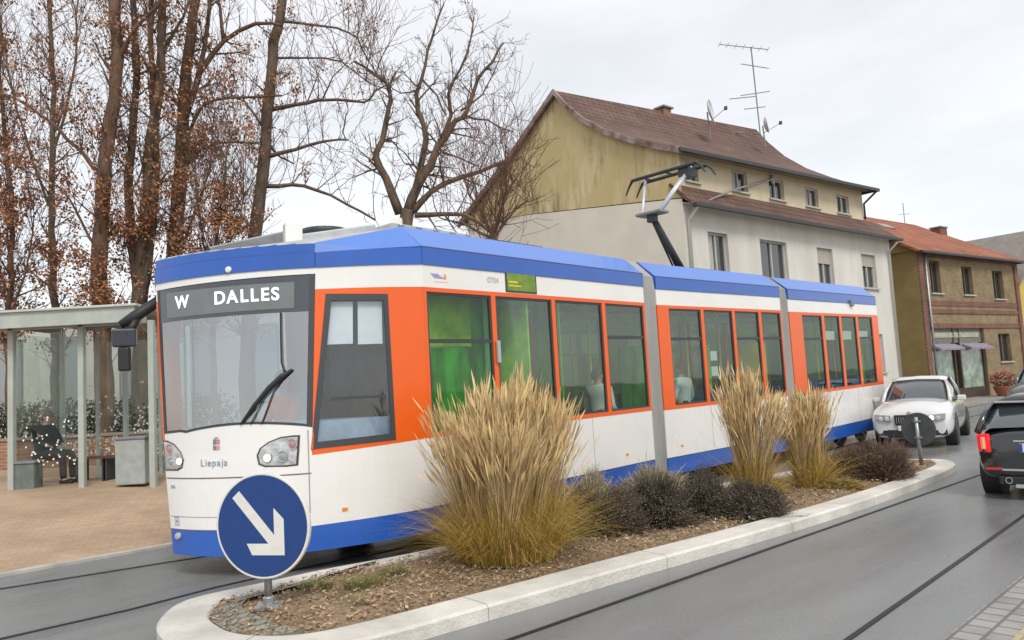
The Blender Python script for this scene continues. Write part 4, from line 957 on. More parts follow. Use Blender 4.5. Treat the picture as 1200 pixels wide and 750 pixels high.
def standing(c, floor, f, h=1.7):
    f = Vector(f).normalized(); s = Vector((0, 0, 1)).cross(f); Z = Vector((0, 0, 1)); k_ = h / 1.75; b0 = Vector((c[0], c[1], floor)); p = b0 + Z * .93 * k_; J = dict(pelvis=p, floor=floor, neck=b0 + Z * 1.45 * k_, head=b0 + Z * 1.61 * k_)
    for n_, k in (('L', 1), ('R', -1)):
        J['sh' + n_] = b0 + Z * 1.39 * k_ + s * .18 * k; J['el' + n_] = b0 + Z * 1.10 * k_ + s * .25 * k - f * .02; J['ha' + n_] = b0 + Z * .95 * k_ + s * .20 * k + f * .20
        J['hip' + n_] = p + s * .10 * k; J['kn' + n_] = b0 + Z * .50 * k_ + s * .11 * k + f * .02; J['an' + n_] = b0 + Z * .09 + s * .12 * k
    return J
hair1 = mat('dark_hair', (.03, .02, .015), .6); hair2 = mat('brown_hair', (.10, .05, .03), .6)
denim = mat('navy_cloth', (.02, .035, .08), .85, var=.2, scale=20); shirt = mat('pale_shirt', (.62, .68, .76), .8, var=.05, scale=10); dkcoat = mat('dark_coat', (.018, .022, .022), .85, var=.3, scale=20)
dc = dp(330, 440, 9.0); person(seated((dc.x, 9.15), 1.20, .66, (-.55, -.83, 0), hands=(.40, .12)), 'seated tram driver in a bright orange jacket behind the windscreen', mat('orange_jacket', (.85, .22, .03), .8), denim, hair2, (-.55, -.83, 0))
b = MB(); b.box((dc.x + .04, 9.2, 1.2), (.46, .46, .08), M_seat, Matrix.Rotation(R(-34), 3, 'Z')); b.box((dc.x + .18, 9.42, 1.52), (.44, .08, .62), M_seat, Matrix.Rotation(R(-34), 3, 'Z')); b.box((dc.x + .04, 9.2, .78), (.14, .14, .8), M_mid); b.build('seat', tram, bevel=.02)
b = MB(); b.prism([Vector((dc.x - .9, 8.35, .34)), Vector((dc.x + .6, 8.35, .34)), Vector((dc.x + .6, 9.7, .34)), Vector((dc.x - .6, 9.7, .34))], (0, 0, .30), M_dark); b.build('cab_floor', tram)
pq = m2.P(m2.t(824, 450), 0, .42); person(standing((pq.x, pq.y), .34, m2.n, 1.66), 'standing passenger in pale blue shirt and navy trousers in middle tram section', shirt, denim, hair1, m2.n)
pq = m1.P(m1.t(741, 450), 0, .62); person(standing((pq.x, pq.y), .34, m1.d, 1.62), 'standing passenger in white shirt at last window before the first tram joint', mat('white_shirt', (.75, .76, .78), .8), denim, hair1, m1.d)

# ================================================================== SHELTER
shZ = lambda p: pz(p)
sA = gp(97, 570, .40); d97 = sA.y
def on_plaza(px, py):
    p = gp(px, py, .3)
    for _ in range(20): p = gp(px, py, pz(p))
    return p
sA = on_plaza(97, 571); sB = dp(14, 480, sA.y * 1.0); sB.z = sA.z; _d = (sA - sB).normalized(); sC = sA + _d * 1.6
for _i in range(400):
    _k = 1.0 + _i * .01; _q = sA + _d * _k; _w = (_q - CE); _px = 600 + F * _w.dot(_r) / _w.dot(_f)
    if _px > 180: sC = _q; break
print('shelter', sA, sB, sC)
BZ = sA.z; SH = 2.55 
def az(p, px, py):   # height on the upright line at p
    d = ray(px, py); return EYE + d.z * (p.y / d.y)
topA = az(sA, 97, 383); print('post top', topA, az(sA, 97, 355))
shd = (sC - sB); shd.z = 0; shd.normalize(); shn = Vector((-shd.y, shd.x, 0))
if shn.y < 0: shn = -shn
sh = empty('tram_stop_shelter', Vector((sA.x, sA.y, BZ)), 'pale green steel and dotted glass waiting shelter on the paved square', 'shelter')
M_shel = mat('pale_green_steel', (.40, .44, .40), .45, var=.08, scale=4)
base = Vector((sB.x, sB.y, BZ)); zt = topA; LL = (sC - sB).length
def SP(t, dpt, z): return Vector((sB.x, sB.y, 0)) + shd * t + shn * dpt + Vector((0, 0, z))
tA = (sA - sB).dot(shd)
for t in (0, tA, LL):
    for dpt, w in ((0, .05), (1.5, .04)):
        b = MB(); q = SP(t, dpt, 0); q.z = 0; b.box((q.x, q.y, (BZ - .1 + zt) / 2), (w * 2.0, w * 2.0, zt - BZ + .2), M_shel, Matrix.Rotation(math.atan2(shd.y, shd.x), 3, 'Z')); b.build('post', sh, bevel=.008)
for t in (.0 + LL * .28, tA + (LL - tA) * .55):
    b = MB(); q = SP(t, 1.5, 0); b.box((q.x, q.y, (BZ + zt) / 2), (.06, .06, zt - BZ), M_shel, Matrix.Rotation(math.atan2(shd.y, shd.x), 3, 'Z')); b.build('post', sh, bevel=.008)
b = MB(); zr = zt
b.prism([SP(-1.3, -.4, zr + .0), SP(LL - .1, -.4, zr + .0), SP(LL - .1, -.4, zr + .27), SP(-1.3, -.4, zr + .27)], shn * .05, M_shel)
b.prism([SP(-1.3, -.45, zr + .27), SP(LL - .05, -.45, zr + .27), SP(LL - .05, 1.9, zr + .21), SP(-1.3, 1.9, zr + .21)], (0, 0, .04), mat('shelter_roof_sheet', (.50, .53, .50), .4, var=.06, scale=3))
b.prism([SP(-1.2, -.05, zr), SP(LL - .1, -.05, zr), SP(LL - .1, -.05, zr + .2), SP(-1.2, -.05, zr + .2)], shn * .1, M_shel)
b.build('roof', sh, bevel=.006)
for t in (-.2, tA * .5, tA, LL - .5):
    b = MB(); b.prism([SP(t, -.34, zr + .06), SP(t, 1.7, zr + .06), SP(t, 1.7, zr + .20), SP(t, -.34, zr + .20)], shd * .06, M_mid); b.build('roof_beam', sh)
gl = glass('shelter_glass', (.90, .93, .91), .03, .02, .22); dot = mat('glass_dots', (.85, .86, .82), .6)
segs = [(.06, tA - .06), (tA + .06, LL - .06)]
for (t0, t1) in segs:
    b = MB(); b.prism([SP(t0, 1.5, BZ + .25), SP(t1, 1.5, BZ + .25), SP(t1, 1.5, zt - .06), SP(t0, 1.5, zt - .06)], shn * .01, gl); b.build('glass_panel', sh)
    b = MB()
    for k in range(150):
        cx, cz = rnd.uniform(t0 + .1, t1 - .1), BZ + .4 + abs(rnd.gauss(0, .55)); c = SP(cx, 1.492, min(cz, zt - .2)); r_ = rnd.uniform(.014, .026)
        b.poly([c + shd * r_ * math.cos(q * 1.047) + Vector((0, 0, r_ * math.sin(q * 1.047))) for q in range(6)], dot)
    b.build('dot_pattern', sh, fix=False)
for (t0, t1) in ((.06, tA - .06),):
    b = MB(); b.prism([SP(t0, .06, BZ + .2), SP(t1, .06, BZ + .2), SP(t1, .06, zt - .06), SP(t0, .06, zt - .06)], shn * .01, gl); b.build('glass_panel', sh)
    b = MB()
    for k in range(50):
        c = SP(rnd.uniform(t0 + .1, t1 - .1), .052, BZ + .4 + abs(rnd.gauss(0, .5))); r_ = rnd.uniform(.012, .02); b.poly([c + shd * r_ * math.cos(q * 1.047) + Vector((0, 0, r_ * math.sin(q * 1.047))) for q in range(6)], dot)
    b.build('dot_pattern', sh, fix=False)
b = MB(); b.prism([SP(-.02, .06, BZ + .25), SP(-.02, 1.46, BZ + .25), SP(-.02, 1.46, zt - .05), SP(-.02, .06, zt - .05)], shd * .01, gl); b.build('glass_panel', sh)
b = MB(); b.prism([SP(LL, .06, BZ + .25), SP(LL, 1.46, BZ + .25), SP(LL, 1.46, zt - .05), SP(LL, .06, zt - .05)], shd * .01, gl); b.build('glass_panel', sh)
# bench
bn = empty('bench', SP(tA * .55, 1.15, BZ), 'dark slatted bench inside the glass shelter', 'bench')
wd = mat('dark_bench_wood', (.10, .045, .03), .6, var=.25, scale=8)
b = MB(); 
for k in range(4): b.prism([SP(-.35, .62 + .12 * k, BZ + .43), SP(LL - .9, .62 + .12 * k, BZ + .43), SP(LL - .9, .72 + .12 * k, BZ + .43), SP(-.35, .72 + .12 * k, BZ + .43)], (0, 0, .035), wd)
b.build('seat', bn)
for t in (.75, LL * .5, LL - 1.2):
    b = MB(); q = SP(t, .84, BZ + .21); b.box(q, (.06, .34, .46), M_dark, Matrix.Rotation(math.atan2(shd.y, shd.x), 3, 'Z')); b.build('leg', bn)
pe = SP(.10, .80, 0); person(seated((pe.x, pe.y), BZ + .47, BZ, (shd * .98 - shn * .15), hands=(.22, .14)), 'person in a black coat sitting on the shelter bench', dkcoat, dkcoat, hair2, (shd * .98 - shn * .15), fat=1.5)
# grey bins
def bin_(t, dpt, w, h, label, mt):
    root = empty('litter_bin', SP(t, dpt, BZ - .01), label, 'bin', 'grey square bins under the shelter'); b = MB(); rot = Matrix.Rotation(math.atan2(shd.y, shd.x), 3, 'Z'); q = SP(t, dpt, BZ)
    b.box(q + Vector((0, 0, h / 2)), (w, w * .8, h), mt, rot); b.build('bin_body', root, bevel=.02)
    b = MB(); b.box(q + Vector((0, 0, h + .02)), (w + .04, w * .8 + .04, .045), M_mid, rot); b.build('lid', root, bevel=.01)
bin_(.22, .12, .34, .46, 'small dark green-grey square bin at left shelter post', mat('bin_green', (.14, .17, .15), .6, var=.2, scale=6))
bin_(LL - .38, .15, .52, .78, 'larger pale grey square bin beside right end of shelter', mat('bin_grey', (.33, .36, .34), .6, var=.12, scale=6))

# low brick wall, hedge and pale hall behind the shelter
redb = brick_mat('garden_brick', (.30, .13, .07), (.24, .10, .055), (.26, .22, .18), .24, .08, .01, .85, 'XZ', 0, .5, .3)
def box_wall(name, a, c, z0, z1, th, mt, label, cat, cap=None):
    a = Vector((a[0], a[1], 0)); c = Vector((c[0], c[1], 0)); d = (c - a).normalized(); nn = Vector((-d.y, d.x, 0)); root = empty(name, a + Vector((0, 0, z0)), label, cat)
    b = MB(); b.prism([a + Vector((0, 0, z0)), c + Vector((0, 0, z0)), c + Vector((0, 0, z1)), a + Vector((0, 0, z1))], nn * th, mt); b.build('wall_body', root)
    if cap: b = MB(); b.prism([a - nn * .04 + Vector((0, 0, z1)), c - nn * .04 + Vector((0, 0, z1)), c + nn * (th + .04) + Vector((0, 0, z1)), a + nn * (th + .04) + Vector((0, 0, z1))], (0, 0, .06), cap); b.build('coping', root)
    return root
GZ = .44
w0, w1_ = dp(-260, 505, 18.5), dp(215, 505, 18.0)
zt_ = EYE + ray(100, 512).z * 18.2 / ray(100, 512).y
box_wall('garden_wall', w0, w1_ + Vector((2, 0, 0)), GZ - .1, zt_, .25, redb, 'low red-brown brick wall behind the shelter', 'wall', mat('coping_stone', (.30, .24, .18), .8, var=.2, scale=5))
def leaf_mass(b, c, sx, sy, sz_, n, mt, size=.05):
    for i in range(n):
        v = Vector((rnd.gauss(0, 1), rnd.gauss(0, 1), rnd.gauss(0, 1))).normalized() * rnd.uniform(.6, 1); p = c + Vector((v.x * sx, v.y * sy, v.z * sz_)); s1 = Vector((rnd.gauss(0, 1), rnd.gauss(0, 1), rnd.gauss(0, 1))).normalized(); s2 = s1.orthogonal().normalized(); z_ = size * rnd.uniform(.5, 1.3)
        b.poly([p - s1 * z_, p + s2 * z_ * .5, p + s1 * z_, p - s2 * z_ * .5], mt)
M_hedge = mat('hedge_leaf', (.035, .045, .018), .8, color2=(.07, .075, .03), scale=2, island=.5)
root = empty('hedge', dp(80, 500, 21), 'dark green hedge between low brick wall and pale hall', 'hedge'); b = MB(); root.location.z = GZ
for k in range(34):
    c = dp(-240 + k * 15, 490, 21.0); leaf_mass(b, Vector((c.x, c.y, GZ + .9 + .1 * noise.noise(c))), .6, .5, .75, 330, M_hedge, .06)
b.build('leaves', root, fix=False)
b = MB(); 
for k in range(30): c = dp(-235 + k * 17, 490, 21.0); b.tube([Vector((c.x, c.y, GZ - .1)), Vector((c.x + .05, c.y, GZ + 1.1))], [.03, .01], mat('hedge_wood', (.06, .045, .03), .9), 5)
b.build('stems', root)
hall = empty('pale_hall', dp(60, 500, 27) * 1.0, 'long pale rendered hall behind the bare trees and shelter', 'building'); hall.location.z = GZ - .2
ha, hb = dp(-320, 470, 28.5), dp(330, 470, 26.5); hz = EYE + ray(60, 374).z * 27.5 / ray(60, 374).y
b = MB(); hd2 = (hb - ha); hd2.z = 0; hd2.normalize(); hn = Vector((-hd2.y, hd2.x, 0)); HL = (hb - ha).length
HP = lambda t, z, o_=0: Vector((ha.x, ha.y, 0)) + hd2 * t + hn * o_ + Vector((0, 0, z))
b.prism([HP(0, GZ - .5), HP(HL, GZ - .5), HP(HL, hz), HP(0, hz)], hn * 6, mat('hall_render', (.66, .65, .61), .85, var=.08, scale=.8)); b.build('wall', hall)
b = MB(); b.prism([HP(-.3, hz, -.3), HP(HL + .3, hz, -.3), HP(HL + .3, hz, 6.3), HP(-.3, hz, 6.3)], (0, 0, .22), M_mid); b.build('roof', hall)
for k in range(9):
    t_ = 1.2 + k * HL / 9; b = MB(); b.prism([HP(t_, GZ + 1.2, -.02), HP(t_ + 1.1, GZ + 1.2, -.02), HP(t_ + 1.1, hz - .7, -.02), HP(t_, hz - .7, -.02)], hn * .06, M_mid); w_ = b.build('window', hall)
    b = MB(); b.prism([HP(t_ + .06, GZ + 1.26, -.03), HP(t_ + 1.04, GZ + 1.26, -.03), HP(t_ + 1.04, hz - .76, -.03), HP(t_ + .06, hz - .76, -.03)], hn * .01, mat('hall_pane', (.30, .33, .34), .15)); b.build('pane', w_)

# ================================================================== BUILDINGS
def wall_grid(b, PF, s0, s1, z0, z1, holes, depth, mt, rev=None):
    S_ = sorted({s0, s1, *[h[0] for h in holes], *[h[1] for h in holes]}); Z_ = sorted({z0, z1, *[h[2] for h in holes], *[h[3] for h in holes]})
    for i in range(len(S_) - 1):
        for j in range(len(Z_) - 1):
            cx, cz = (S_[i] + S_[i + 1]) / 2, (Z_[j] + Z_[j + 1]) / 2
            if any(h[0] < cx < h[1] and h[2] < cz < h[3] for h in holes): continue
            b.poly([PF(S_[i], Z_[j], 0), PF(S_[i + 1], Z_[j], 0), PF(S_[i + 1], Z_[j + 1], 0), PF(S_[i], Z_[j + 1], 0)], mt)
    for (a, c, e, f) in holes:
        for q in (((a, e), (c, e)), ((c, e), (c, f)), ((c, f), (a, f)), ((a, f), (a, e))):
            b.poly([PF(q[0][0], q[0][1], 0), PF(q[1][0], q[1][1], 0), PF(q[1][0], q[1][1], depth), PF(q[0][0], q[0][1], depth)], rev or mt)
M_pane = mat('window_pane_dark', (.025, .03, .032), .06, spec=.7, coat=.6)
M_wframe = mat('window_frame_paint', (.45, .44, .40), .5, var=.08, scale=6); M_dframe = mat('window_frame_brown', (.10, .075, .055), .6)
M_curt = mat('net_curtain', (.42, .42, .39), .9, var=.15, scale=6, stretch=(6, 6, .5))
def window(PF, a, c, e, f, root, depth=.14, mull=1, fm=None, curtain=0.0, shutter=0.0, sill=True, sillm=None):
    fm = fm or M_wframe; b = MB(); w = .055
    dn = (PF(a, e, 1) - PF(a, e, 0)).normalized()
    def bar(x0, x1, y0, y1, o_=0.0, th=.05): b.prism([PF(x0, y0, depth - .05 + o_), PF(x1, y0, depth - .05 + o_), PF(x1, y1, depth - .05 + o_), PF(x0, y1, depth - .05 + o_)], dn * th, fm)
    bar(a, c, e, e + w); bar(a, c, f - w, f); bar(a, a + w, e + w, f - w); bar(c - w, c, e + w, f - w)
    for k in range(mull): m_ = lerp(a, c, (k + 1) / (mull + 1)); bar(m_ - w * .6, m_ + w * .6, e + w, f - w, -.004)
    fr = b.build('window', root)
    b = MB(); b.prism([PF(a, e, depth), PF(c, e, depth), PF(c, f, depth), PF(a, f, depth)], dn * .01, M_pane); b.build('pane', fr)
    if curtain: b = MB(); b.prism([PF(a + w, f - (f - e) * curtain, depth - .008), PF(lerp(a, c, .42), f - (f - e) * curtain, depth - .008), PF(lerp(a, c, .42), f - w, depth - .008), PF(a + w, f - w, depth - .008)], dn * .004, M_curt); b.build('curtain', fr)
    if shutter: b = MB(); b.prism([PF(a + .01, f - (f - e) * shutter, depth - .07), PF(c - .01, f - (f - e) * shutter, depth - .07), PF(c - .01, f - .01, depth - .07), PF(a + .01, f - .01, depth - .07)], dn * .02, mat('roller_shutter', (.40, .38, .32), .7, var=.1, scale=10, stretch=(1, 1, 12))); b.build('shutter', fr)
    if sill: b = MB(); b.prism([PF(a - .06, e - .06, -.08), PF(c + .06, e - .06, -.08), PF(c + .06, e, -.08), PF(a - .06, e, -.08)], dn * (depth + .03), sillm or mat('sill_stone', (.45, .43, .38), .8, var=.12, scale=6)); b.build('sill', fr)
# ---- white house
O = Vector((4.96, 21.22, 0)); wa = R(40.4); u_ = Vector((math.cos(wa), math.sin(wa), 0)); n_i = Vector((-u_.y, u_.x, 0))
house = empty('town_house', O, 'white and cream three-storey house with brown roofs and a stained yellow gable, behind the tram', 'building')
def HB(s, d, z): return O + u_ * s + n_i * d + Vector((0, 0, z))
M_wr = mat('white_render', (.56, .53, .47), .85, color2=(.66, .64, .59), scale=1.1, bump=.15, bscale=30, detail=10, stretch=(1, 1, .3))
M_cr = mat('cream_render', (.62, .53, .37), .85, var=.08, scale=1.1, bump=.15, bscale=30, detail=9)
def tile_mat(name, c1, c2, ang, slope=.5):
    m = brick_mat(name, c1, c2, tuple(c * .45 for c in c1), .26, .22, .018, .8, 'XZ', -ang, .5, .3, .5, .7); return m
M_brt = tile_mat('brown_roof_tiles', (.115, .062, .045), (.15, .085, .062), wa)
M_rdt = tile_mat('red_roof_tiles', (.27, .085, .04), (.36, .12, .055), wa)
SL = 12.95; SU = 11.8
lw_px = [(829, 852, 271, 308, 1), (890, 921, 280, 321, 1), (957, 975, 291, 326, 1), (1009, 1025, 298, 340, 1)]
def s_of(px, py, d=0.0): P = vp(px, py, O + n_i * d, wa); return (P - O).dot(u_), P.z
holesL = []
for (x0, x1, y0, y1, m_) in lw_px:
    a, zf_ = s_of(x0, y0); c, _ = s_of(x1, y0); holesL.append([a, c, 4.62, 5.88])
gfl = [[a, c, 1.5, 2.9] for a, c, _, _ in holesL]; 
PF0 = lambda s, z, o_: HB(s, o_, z)
b = MB(); wall_grid(b, PF0, 0, SL, 0, 6.62, holesL + gfl, .16, M_wr)
# end wall, back wall
b.poly([HB(SL, 0, 0), HB(SL, 9.5, 0), HB(SL, 9.5, 6.9), HB(SL, 0, 6.62)], M_wr); b.poly([HB(0, 9.9, 0), HB(SL, 9.9, 0), HB(SL, 9.9, 8.2), HB(0, 9.9, 8.2)], M_wr)
b.build('wall', house, fix=False)
b = MB(); upx = [(856, 874, 194, 222), (900, 917, 205, 232), (942, 957, 213, 241), (979, 993, 221, 247)]; holesU = []
DU = .35
for (x0, x1, y0, y1) in upx: a, _ = s_of(x0, y0, DU); c, _ = s_of(x1, y0, DU); holesU.append([a, c, 7.42, 8.10])
a, _ = s_of(803, 200, DU); c, _ = s_of(818, 200, DU); holesU.insert(0, [max(a, .3), max(c, .85), 7.42, 8.02])
PF1 = lambda s, z, o_: HB(s, DU + o_, z)
wall_grid(b, PF1, 0, SU, 6.9, 8.14, holesU, .12, M_cr); b.poly([HB(0, DU, 8.14), HB(SU, DU, 8.14), HB(SU, DU, 8.55), HB(0, DU, 8.28)], M_cr); b.poly([HB(SU, DU, 6.9), HB(SU, DU, 8.5), HB(SU, 4.7, 12.3), HB(SU, 9.5, 8.6), HB(SU, 9.5, 6.9)][:2] + [HB(SU, 2.2, 9.2), HB(SU, 2.2, 6.9)], M_cr); b.build('wall', house, fix=False)
for k, (a, c, e, f) in enumerate(holesL): window(PF0, a, c, e, f, house, .16, 1 if c - a < 1.1 else 1, None, curtain=(1 if k == 0 else .0), shutter=(0, 0, .42, .35)[k])
for k, (a, c, e, f) in enumerate(gfl): window(PF0, a, c, e, f, house, .16, 1)
for k, (a, c, e, f) in enumerate(holesU): window(PF1, a, c, e, f, house, .12, 1, curtain=.9 if k % 2 else 0)
b = MB(); b.prism([HB(0, -.03, 0), HB(SL, -.03, 0), HB(SL, -.03, .7), HB(0, -.03, .7)], n_i * .03, mat('plinth', (.30, .28, .25), .85, var=.15, scale=3)); b.build('plinth', house)
# gable
def gable_mat():
    m = mat('stained_gable', (.50, .40, .21), .9)
    nt, N, L = nodes_of(m); bs = N['Principled BSDF']; tc = N.new('ShaderNodeTexCoord'); mp = N.new('ShaderNodeMapping'); L.new(tc.outputs['Object'], mp.inputs[0]); mp.inputs['Scale'].default_value = (1.6, 1.6, .35)
    n1 = N.new('ShaderNodeTexNoise'); n1.inputs['Scale'].default_value = 1.6; n1.inputs['Detail'].default_value = 9; n1.inputs['Roughness'].default_value = .68; L.new(mp.outputs[0], n1.inputs['Vector'])
    cr = N.new('ShaderNodeValToRGB'); L.new(n1.outputs['Fac'], cr.inputs[0]); e = cr.color_ramp.elements; e[0].position = .36; e[0].color = (.22, .18, .09, 1); e[1].position = .58; e[1].color = (.68, .57, .34, 1); k = e.new(.46); k.color = (.52, .42, .22, 1)
    n2 = N.new('ShaderNodeTexNoise'); n2.inputs['Scale'].default_value = .5; n2.inputs['Detail'].default_value = 6; L.new(tc.outputs['Object'], n2.inputs['Vector'])
    r2 = N.new('ShaderNodeValToRGB'); L.new(n2.outputs['Fac'], r2.inputs[0]); r2.color_ramp.elements[0].position = .42; r2.color_ramp.elements[1].position = .6; r2.color_ramp.elements[0].color = (0, 0, 0, 1)
    mx = N.new('ShaderNodeMix'); mx.data_type = 'RGBA'; L.new(r2.outputs[0], mx.inputs[0]); L.new(cr.outputs[0], mx.inputs[6]); mx.inputs[7].default_value = (.56, .44, .22, 1); L.new(mx.outputs[2], bs.inputs['Base Color'])
    bp = N.new('ShaderNodeBump'); bp.inputs['Strength'].default_value = .3; bp.inputs['Distance'].default_value = .02; L.new(n1.outputs['Fac'], bp.inputs['Height']); L.new(bp.outputs[0], bs.inputs['Normal']); return m
M_gab = gable_mat()
prof = [(-.15, 8.12), (.6, 8.42), (1.6, 8.9), (2.6, 9.45), (3.5, 10.1), (4.2, 10.8), (4.7, 11.42), (6.9, 10.0), (10.3, 8.05)]
b = MB(); b.poly([HB(0, 0, 6.75)] + [HB(0, max(0, d), z - .05) for d, z in prof[:-1]] + [HB(0, 9.9, 8.2), HB(0, 9.9, 7.9), HB(0, 6.5, 7.62), HB(0, 0, 6.75)][:3], M_gab); b.build('gable_wall', house, fix=False)
b = MB(); b.poly([HB(0, 0, 0), HB(0, 0, 6.72), HB(0, 6.5, 7.6), HB(0, 9.9, 7.88), HB(0, 9.9, 0)], mat('smooth_cream_render', (.74, .69, .59), .85, var=.05, scale=1.2)); b.build('gable_wall', house, fix=False)
# main roof, kinked profile, hipped far end
b = MB(); th = .12
front_p = prof[:7]; RE = 12.0
rowsA = []
for d, z in front_p:
    k = (z - 8.12) / (11.42 - 8.12); rowsA.append((d, z, -.18, lerp(SU + .3, RE, k)))
def roof_pt(s, d, z): return HB(s, d, z + s * (.028 + .040 * (z - 8.12) / 3.3))
b.grid([[roof_pt(s0, d, z) for s0 in (a, lerp(a, c, .33), lerp(a, c, .66), c)] for d, z, a, c in rowsA], M_brt)
b.grid([[roof_pt(s0, d, z) for s0 in (-.18, RE / 2, lerp(RE, SU + .3, (11.42 - z) / 3.3))] for d, z in prof[6:]], M_brt)
b.poly([roof_pt(c, d, z) for d, z, a, c in rowsA] + [roof_pt(lerp(RE, SU + .3, (11.42 - z) / 3.3), d, z) for d, z in prof[7:]], M_brt)
rf = b.build('roof', house, solid=.10, fix=True)
b = MB()
for j in range(len(prof) - 1):
    (d0, z0), (d1, z1) = prof[j], prof[j + 1]; b.prism([HB(-.2, d0, z0 - .16), HB(-.2, d1, z1 - .16), HB(-.2, d1, z1 + .03), HB(-.2, d0, z0 + .03)], u_ * .10, mat('verge_board', (.16, .07, .055), .8, var=.3, scale=3, color2=(.34, .30, .27)))
b.build('verge', rf)
b = MB(); b.prism([HB(-.2, -.22, 8.02), HB(SU + .3, -.22, 8.36), HB(SU + .3, -.22, 8.47), HB(-.2, -.22, 8.12)], n_i * .10, M_dark); b.build('rain_gutter', rf)
b = MB(); b.prism([HB(-.1, -.1, 8.10), HB(SU + .2, -.1, 8.42), HB(SU + .2, DU, 8.46), HB(-.1, DU, 8.14)], (0, 0, .03), mat('soffit', (.30, .24, .16), .8)); b.build('soffit', house)
# pent roof
b = MB(); b.grid([[HB(-.05, -.42, 6.50), HB(SL / 2, -.42, 6.52), HB(SL + .12, -.42, 6.56)], [HB(-.05, DU + .0, 7.24), HB(SL / 2, DU, 7.28), HB(SL - .55, DU, 7.32)]], M_brt); b.poly([HB(SL + .12, -.42, 6.56), HB(SL + .12, DU + .5, 6.6), HB(SL - .55, DU, 7.32)], M_brt); pr = b.build('roof', house, solid=.09)
b = MB(); b.prism([HB(-.05, -.5, 6.42), HB(SL + .14, -.5, 6.48), HB(SL + .14, -.5, 6.57), HB(-.05, -.5, 6.51)], n_i * .09, M_dark); b.build('rain_gutter', pr)
b = MB(); b.prism([HB(.0, -.4, 6.44), HB(SL, -.4, 6.48), HB(SL, 0, 6.60), HB(.0, 0, 6.60)], (0, 0, .02), M_wr); b.build('soffit', house)
for s in (.12, SL - .25):
    b = MB(); b.tube([HB(s, -.42, 6.42), HB(s, -.08, 6.1), HB(s, -.08, .2)], .045, mat('downpipe', (.50, .48, .43), .6), 8); b.build('downpipe', house, smooth=True)
b = MB(); b.tube([HB(SU + .15, -.15, 8.36), HB(SU - .02, DU - .06, 7.95), HB(SU - .02, DU - .06, 7.35)], .04, M_dark, 8); b.build('downpipe', house, smooth=True)
b = MB(); b.box(HB(5.7, 4.75, 11.75), (.42, .36, .36), redb, Matrix.Rotation(wa, 3, 'Z')); b.box(HB(5.7, 4.75, 11.95), (.6, .5, .06), M_mid, Matrix.Rotation(wa, 3, 'Z')); b.build('chimney', rf)
# wall bracket toward the street
b = MB(); q0 = dp(905, 210, 24.9); b.tube([q0, dp(860, 222, 23.2), dp(812, 243, 21.0)], [.035, .03, .02], M_zinc, 8); b.tube([q0 + Vector((0, 0, -.15)), q0 + Vector((0, 0, .15))], .05, M_zinc, 8); b.build('wall_bracket', house)
# antenna and dishes
an0 = HB(9.4, 4.7, 12.0); scl = an0.y / 900
ant = empty('roof_antenna', an0, 'tall television antenna mast with crossed bars on brown roof ridge', 'antenna')
ab = dp(891, 158, an0.y); at_ = dp(880, 55, an0.y); b = MB(); b.tube([an0 - Vector((0, 0, .3)), ab, at_], .028, M_mid, 8); b.build('mast', ant)
b = MB()
for (y, x0, y0, x1, y1) in ((56, 843, 52, 900, 58), (76, 869, 75, 900, 80), (108, 868, 112, 902, 107), (127, 872, 128, 897, 125), (113, 855, 116, 885, 113)): b.tube([dp(x0, y0, an0.y), dp(x1, y1, an0.y + .4)], .018, M_mid, 6)
for k in range(7): q = lerp(dp(843, 52, an0.y), dp(900, 58, an0.y), k / 6); b.tube([q - Vector((.0, .25, 0)), q + Vector((0, .25, 0))], .009, M_mid, 5)
for k in range(5): q = lerp(dp(869, 75, an0.y), dp(900, 80, an0.y), k / 4); b.tube([q - Vector((.0, .18, .08)), q + Vector((0, .18, .08))], .009, M_mid, 5)
b.build('antenna_bars', ant)
def dish(px, py, r_, label, y, nrm):
    c = dp(px, py, y); root = empty('satellite_dish', Vector((c.x, c.y, c.z - r_ - .5)), label, 'satellite dish', 'satellite dishes on the brown ridge'); b = MB(); nn = Vector(nrm).normalized()
    b.lathe(c, nn, [(r_, .12), (r_ * .8, .06), (r_ * .4, .015), (.02, 0)], mat('dish_white', (.62, .62, .60), .4), 24, cap=False); b.build('dish', root, solid=.02)
    b = MB(); b.tube([c - Vector((0, 0, r_ + .55)), c - nn * .04], .025, M_mid, 6); b.build('mount', root)
    b = MB(); b.tube([c - Vector((0, 0, r_ * .9)), c + nn * .62 - Vector((0, 0, .1))], .012, M_mid, 5); b.box(c + nn * .64 - Vector((0, 0, .09)), (.1, .1, .12), M_dark); b.build('receiver_arm', root)
dish(830, 131, .45, 'larger white satellite dish by the chimney on brown ridge', 27.6, (.9, -.45, .15)); dish(895, 147, .33, 'smaller satellite dish beside the antenna mast', 29.8, (.95, -.3, .15))

# ---- brick shop house
ba = R(35.2); bu = Vector((math.cos(ba), math.sin(ba), 0)); B0 = Vector((17.57, 32.38, 0)) - bu * .5; bn_ = Vector((-bu.y, bu.x, 0))
shop = empty('brick_shop_house', B0, 'two-storey yellow and red brick house with red tiled roof and shopfront', 'building')
def BB(s, d, z): return B0 + bu * s + bn_ * d + Vector((0, 0, z))
def bs_of(px, py): P = vp(px, py, B0, ba); return (P - B0).dot(bu), P.z
BL = bs_of(1189, 304)[0]; print('shop len', BL)
M_yb = brick_mat('yellow_brick', (.27, .19, .095), (.21, .145, .07), (.22, .19, .13), .24, .077, .009, .85, 'XZ', -ba, .5, .3)
M_rb = brick_mat('red_brick_band', (.20, .075, .045), (.16, .06, .038), (.20, .15, .12), .24, .077, .009, .85, 'XZ', -ba, .5, .3)
M_ol = mat('ochre_render', (.23, .165, .06), .9, color2=(.30, .22, .09), scale=1.2, bump=.2, bscale=20)
upw = []
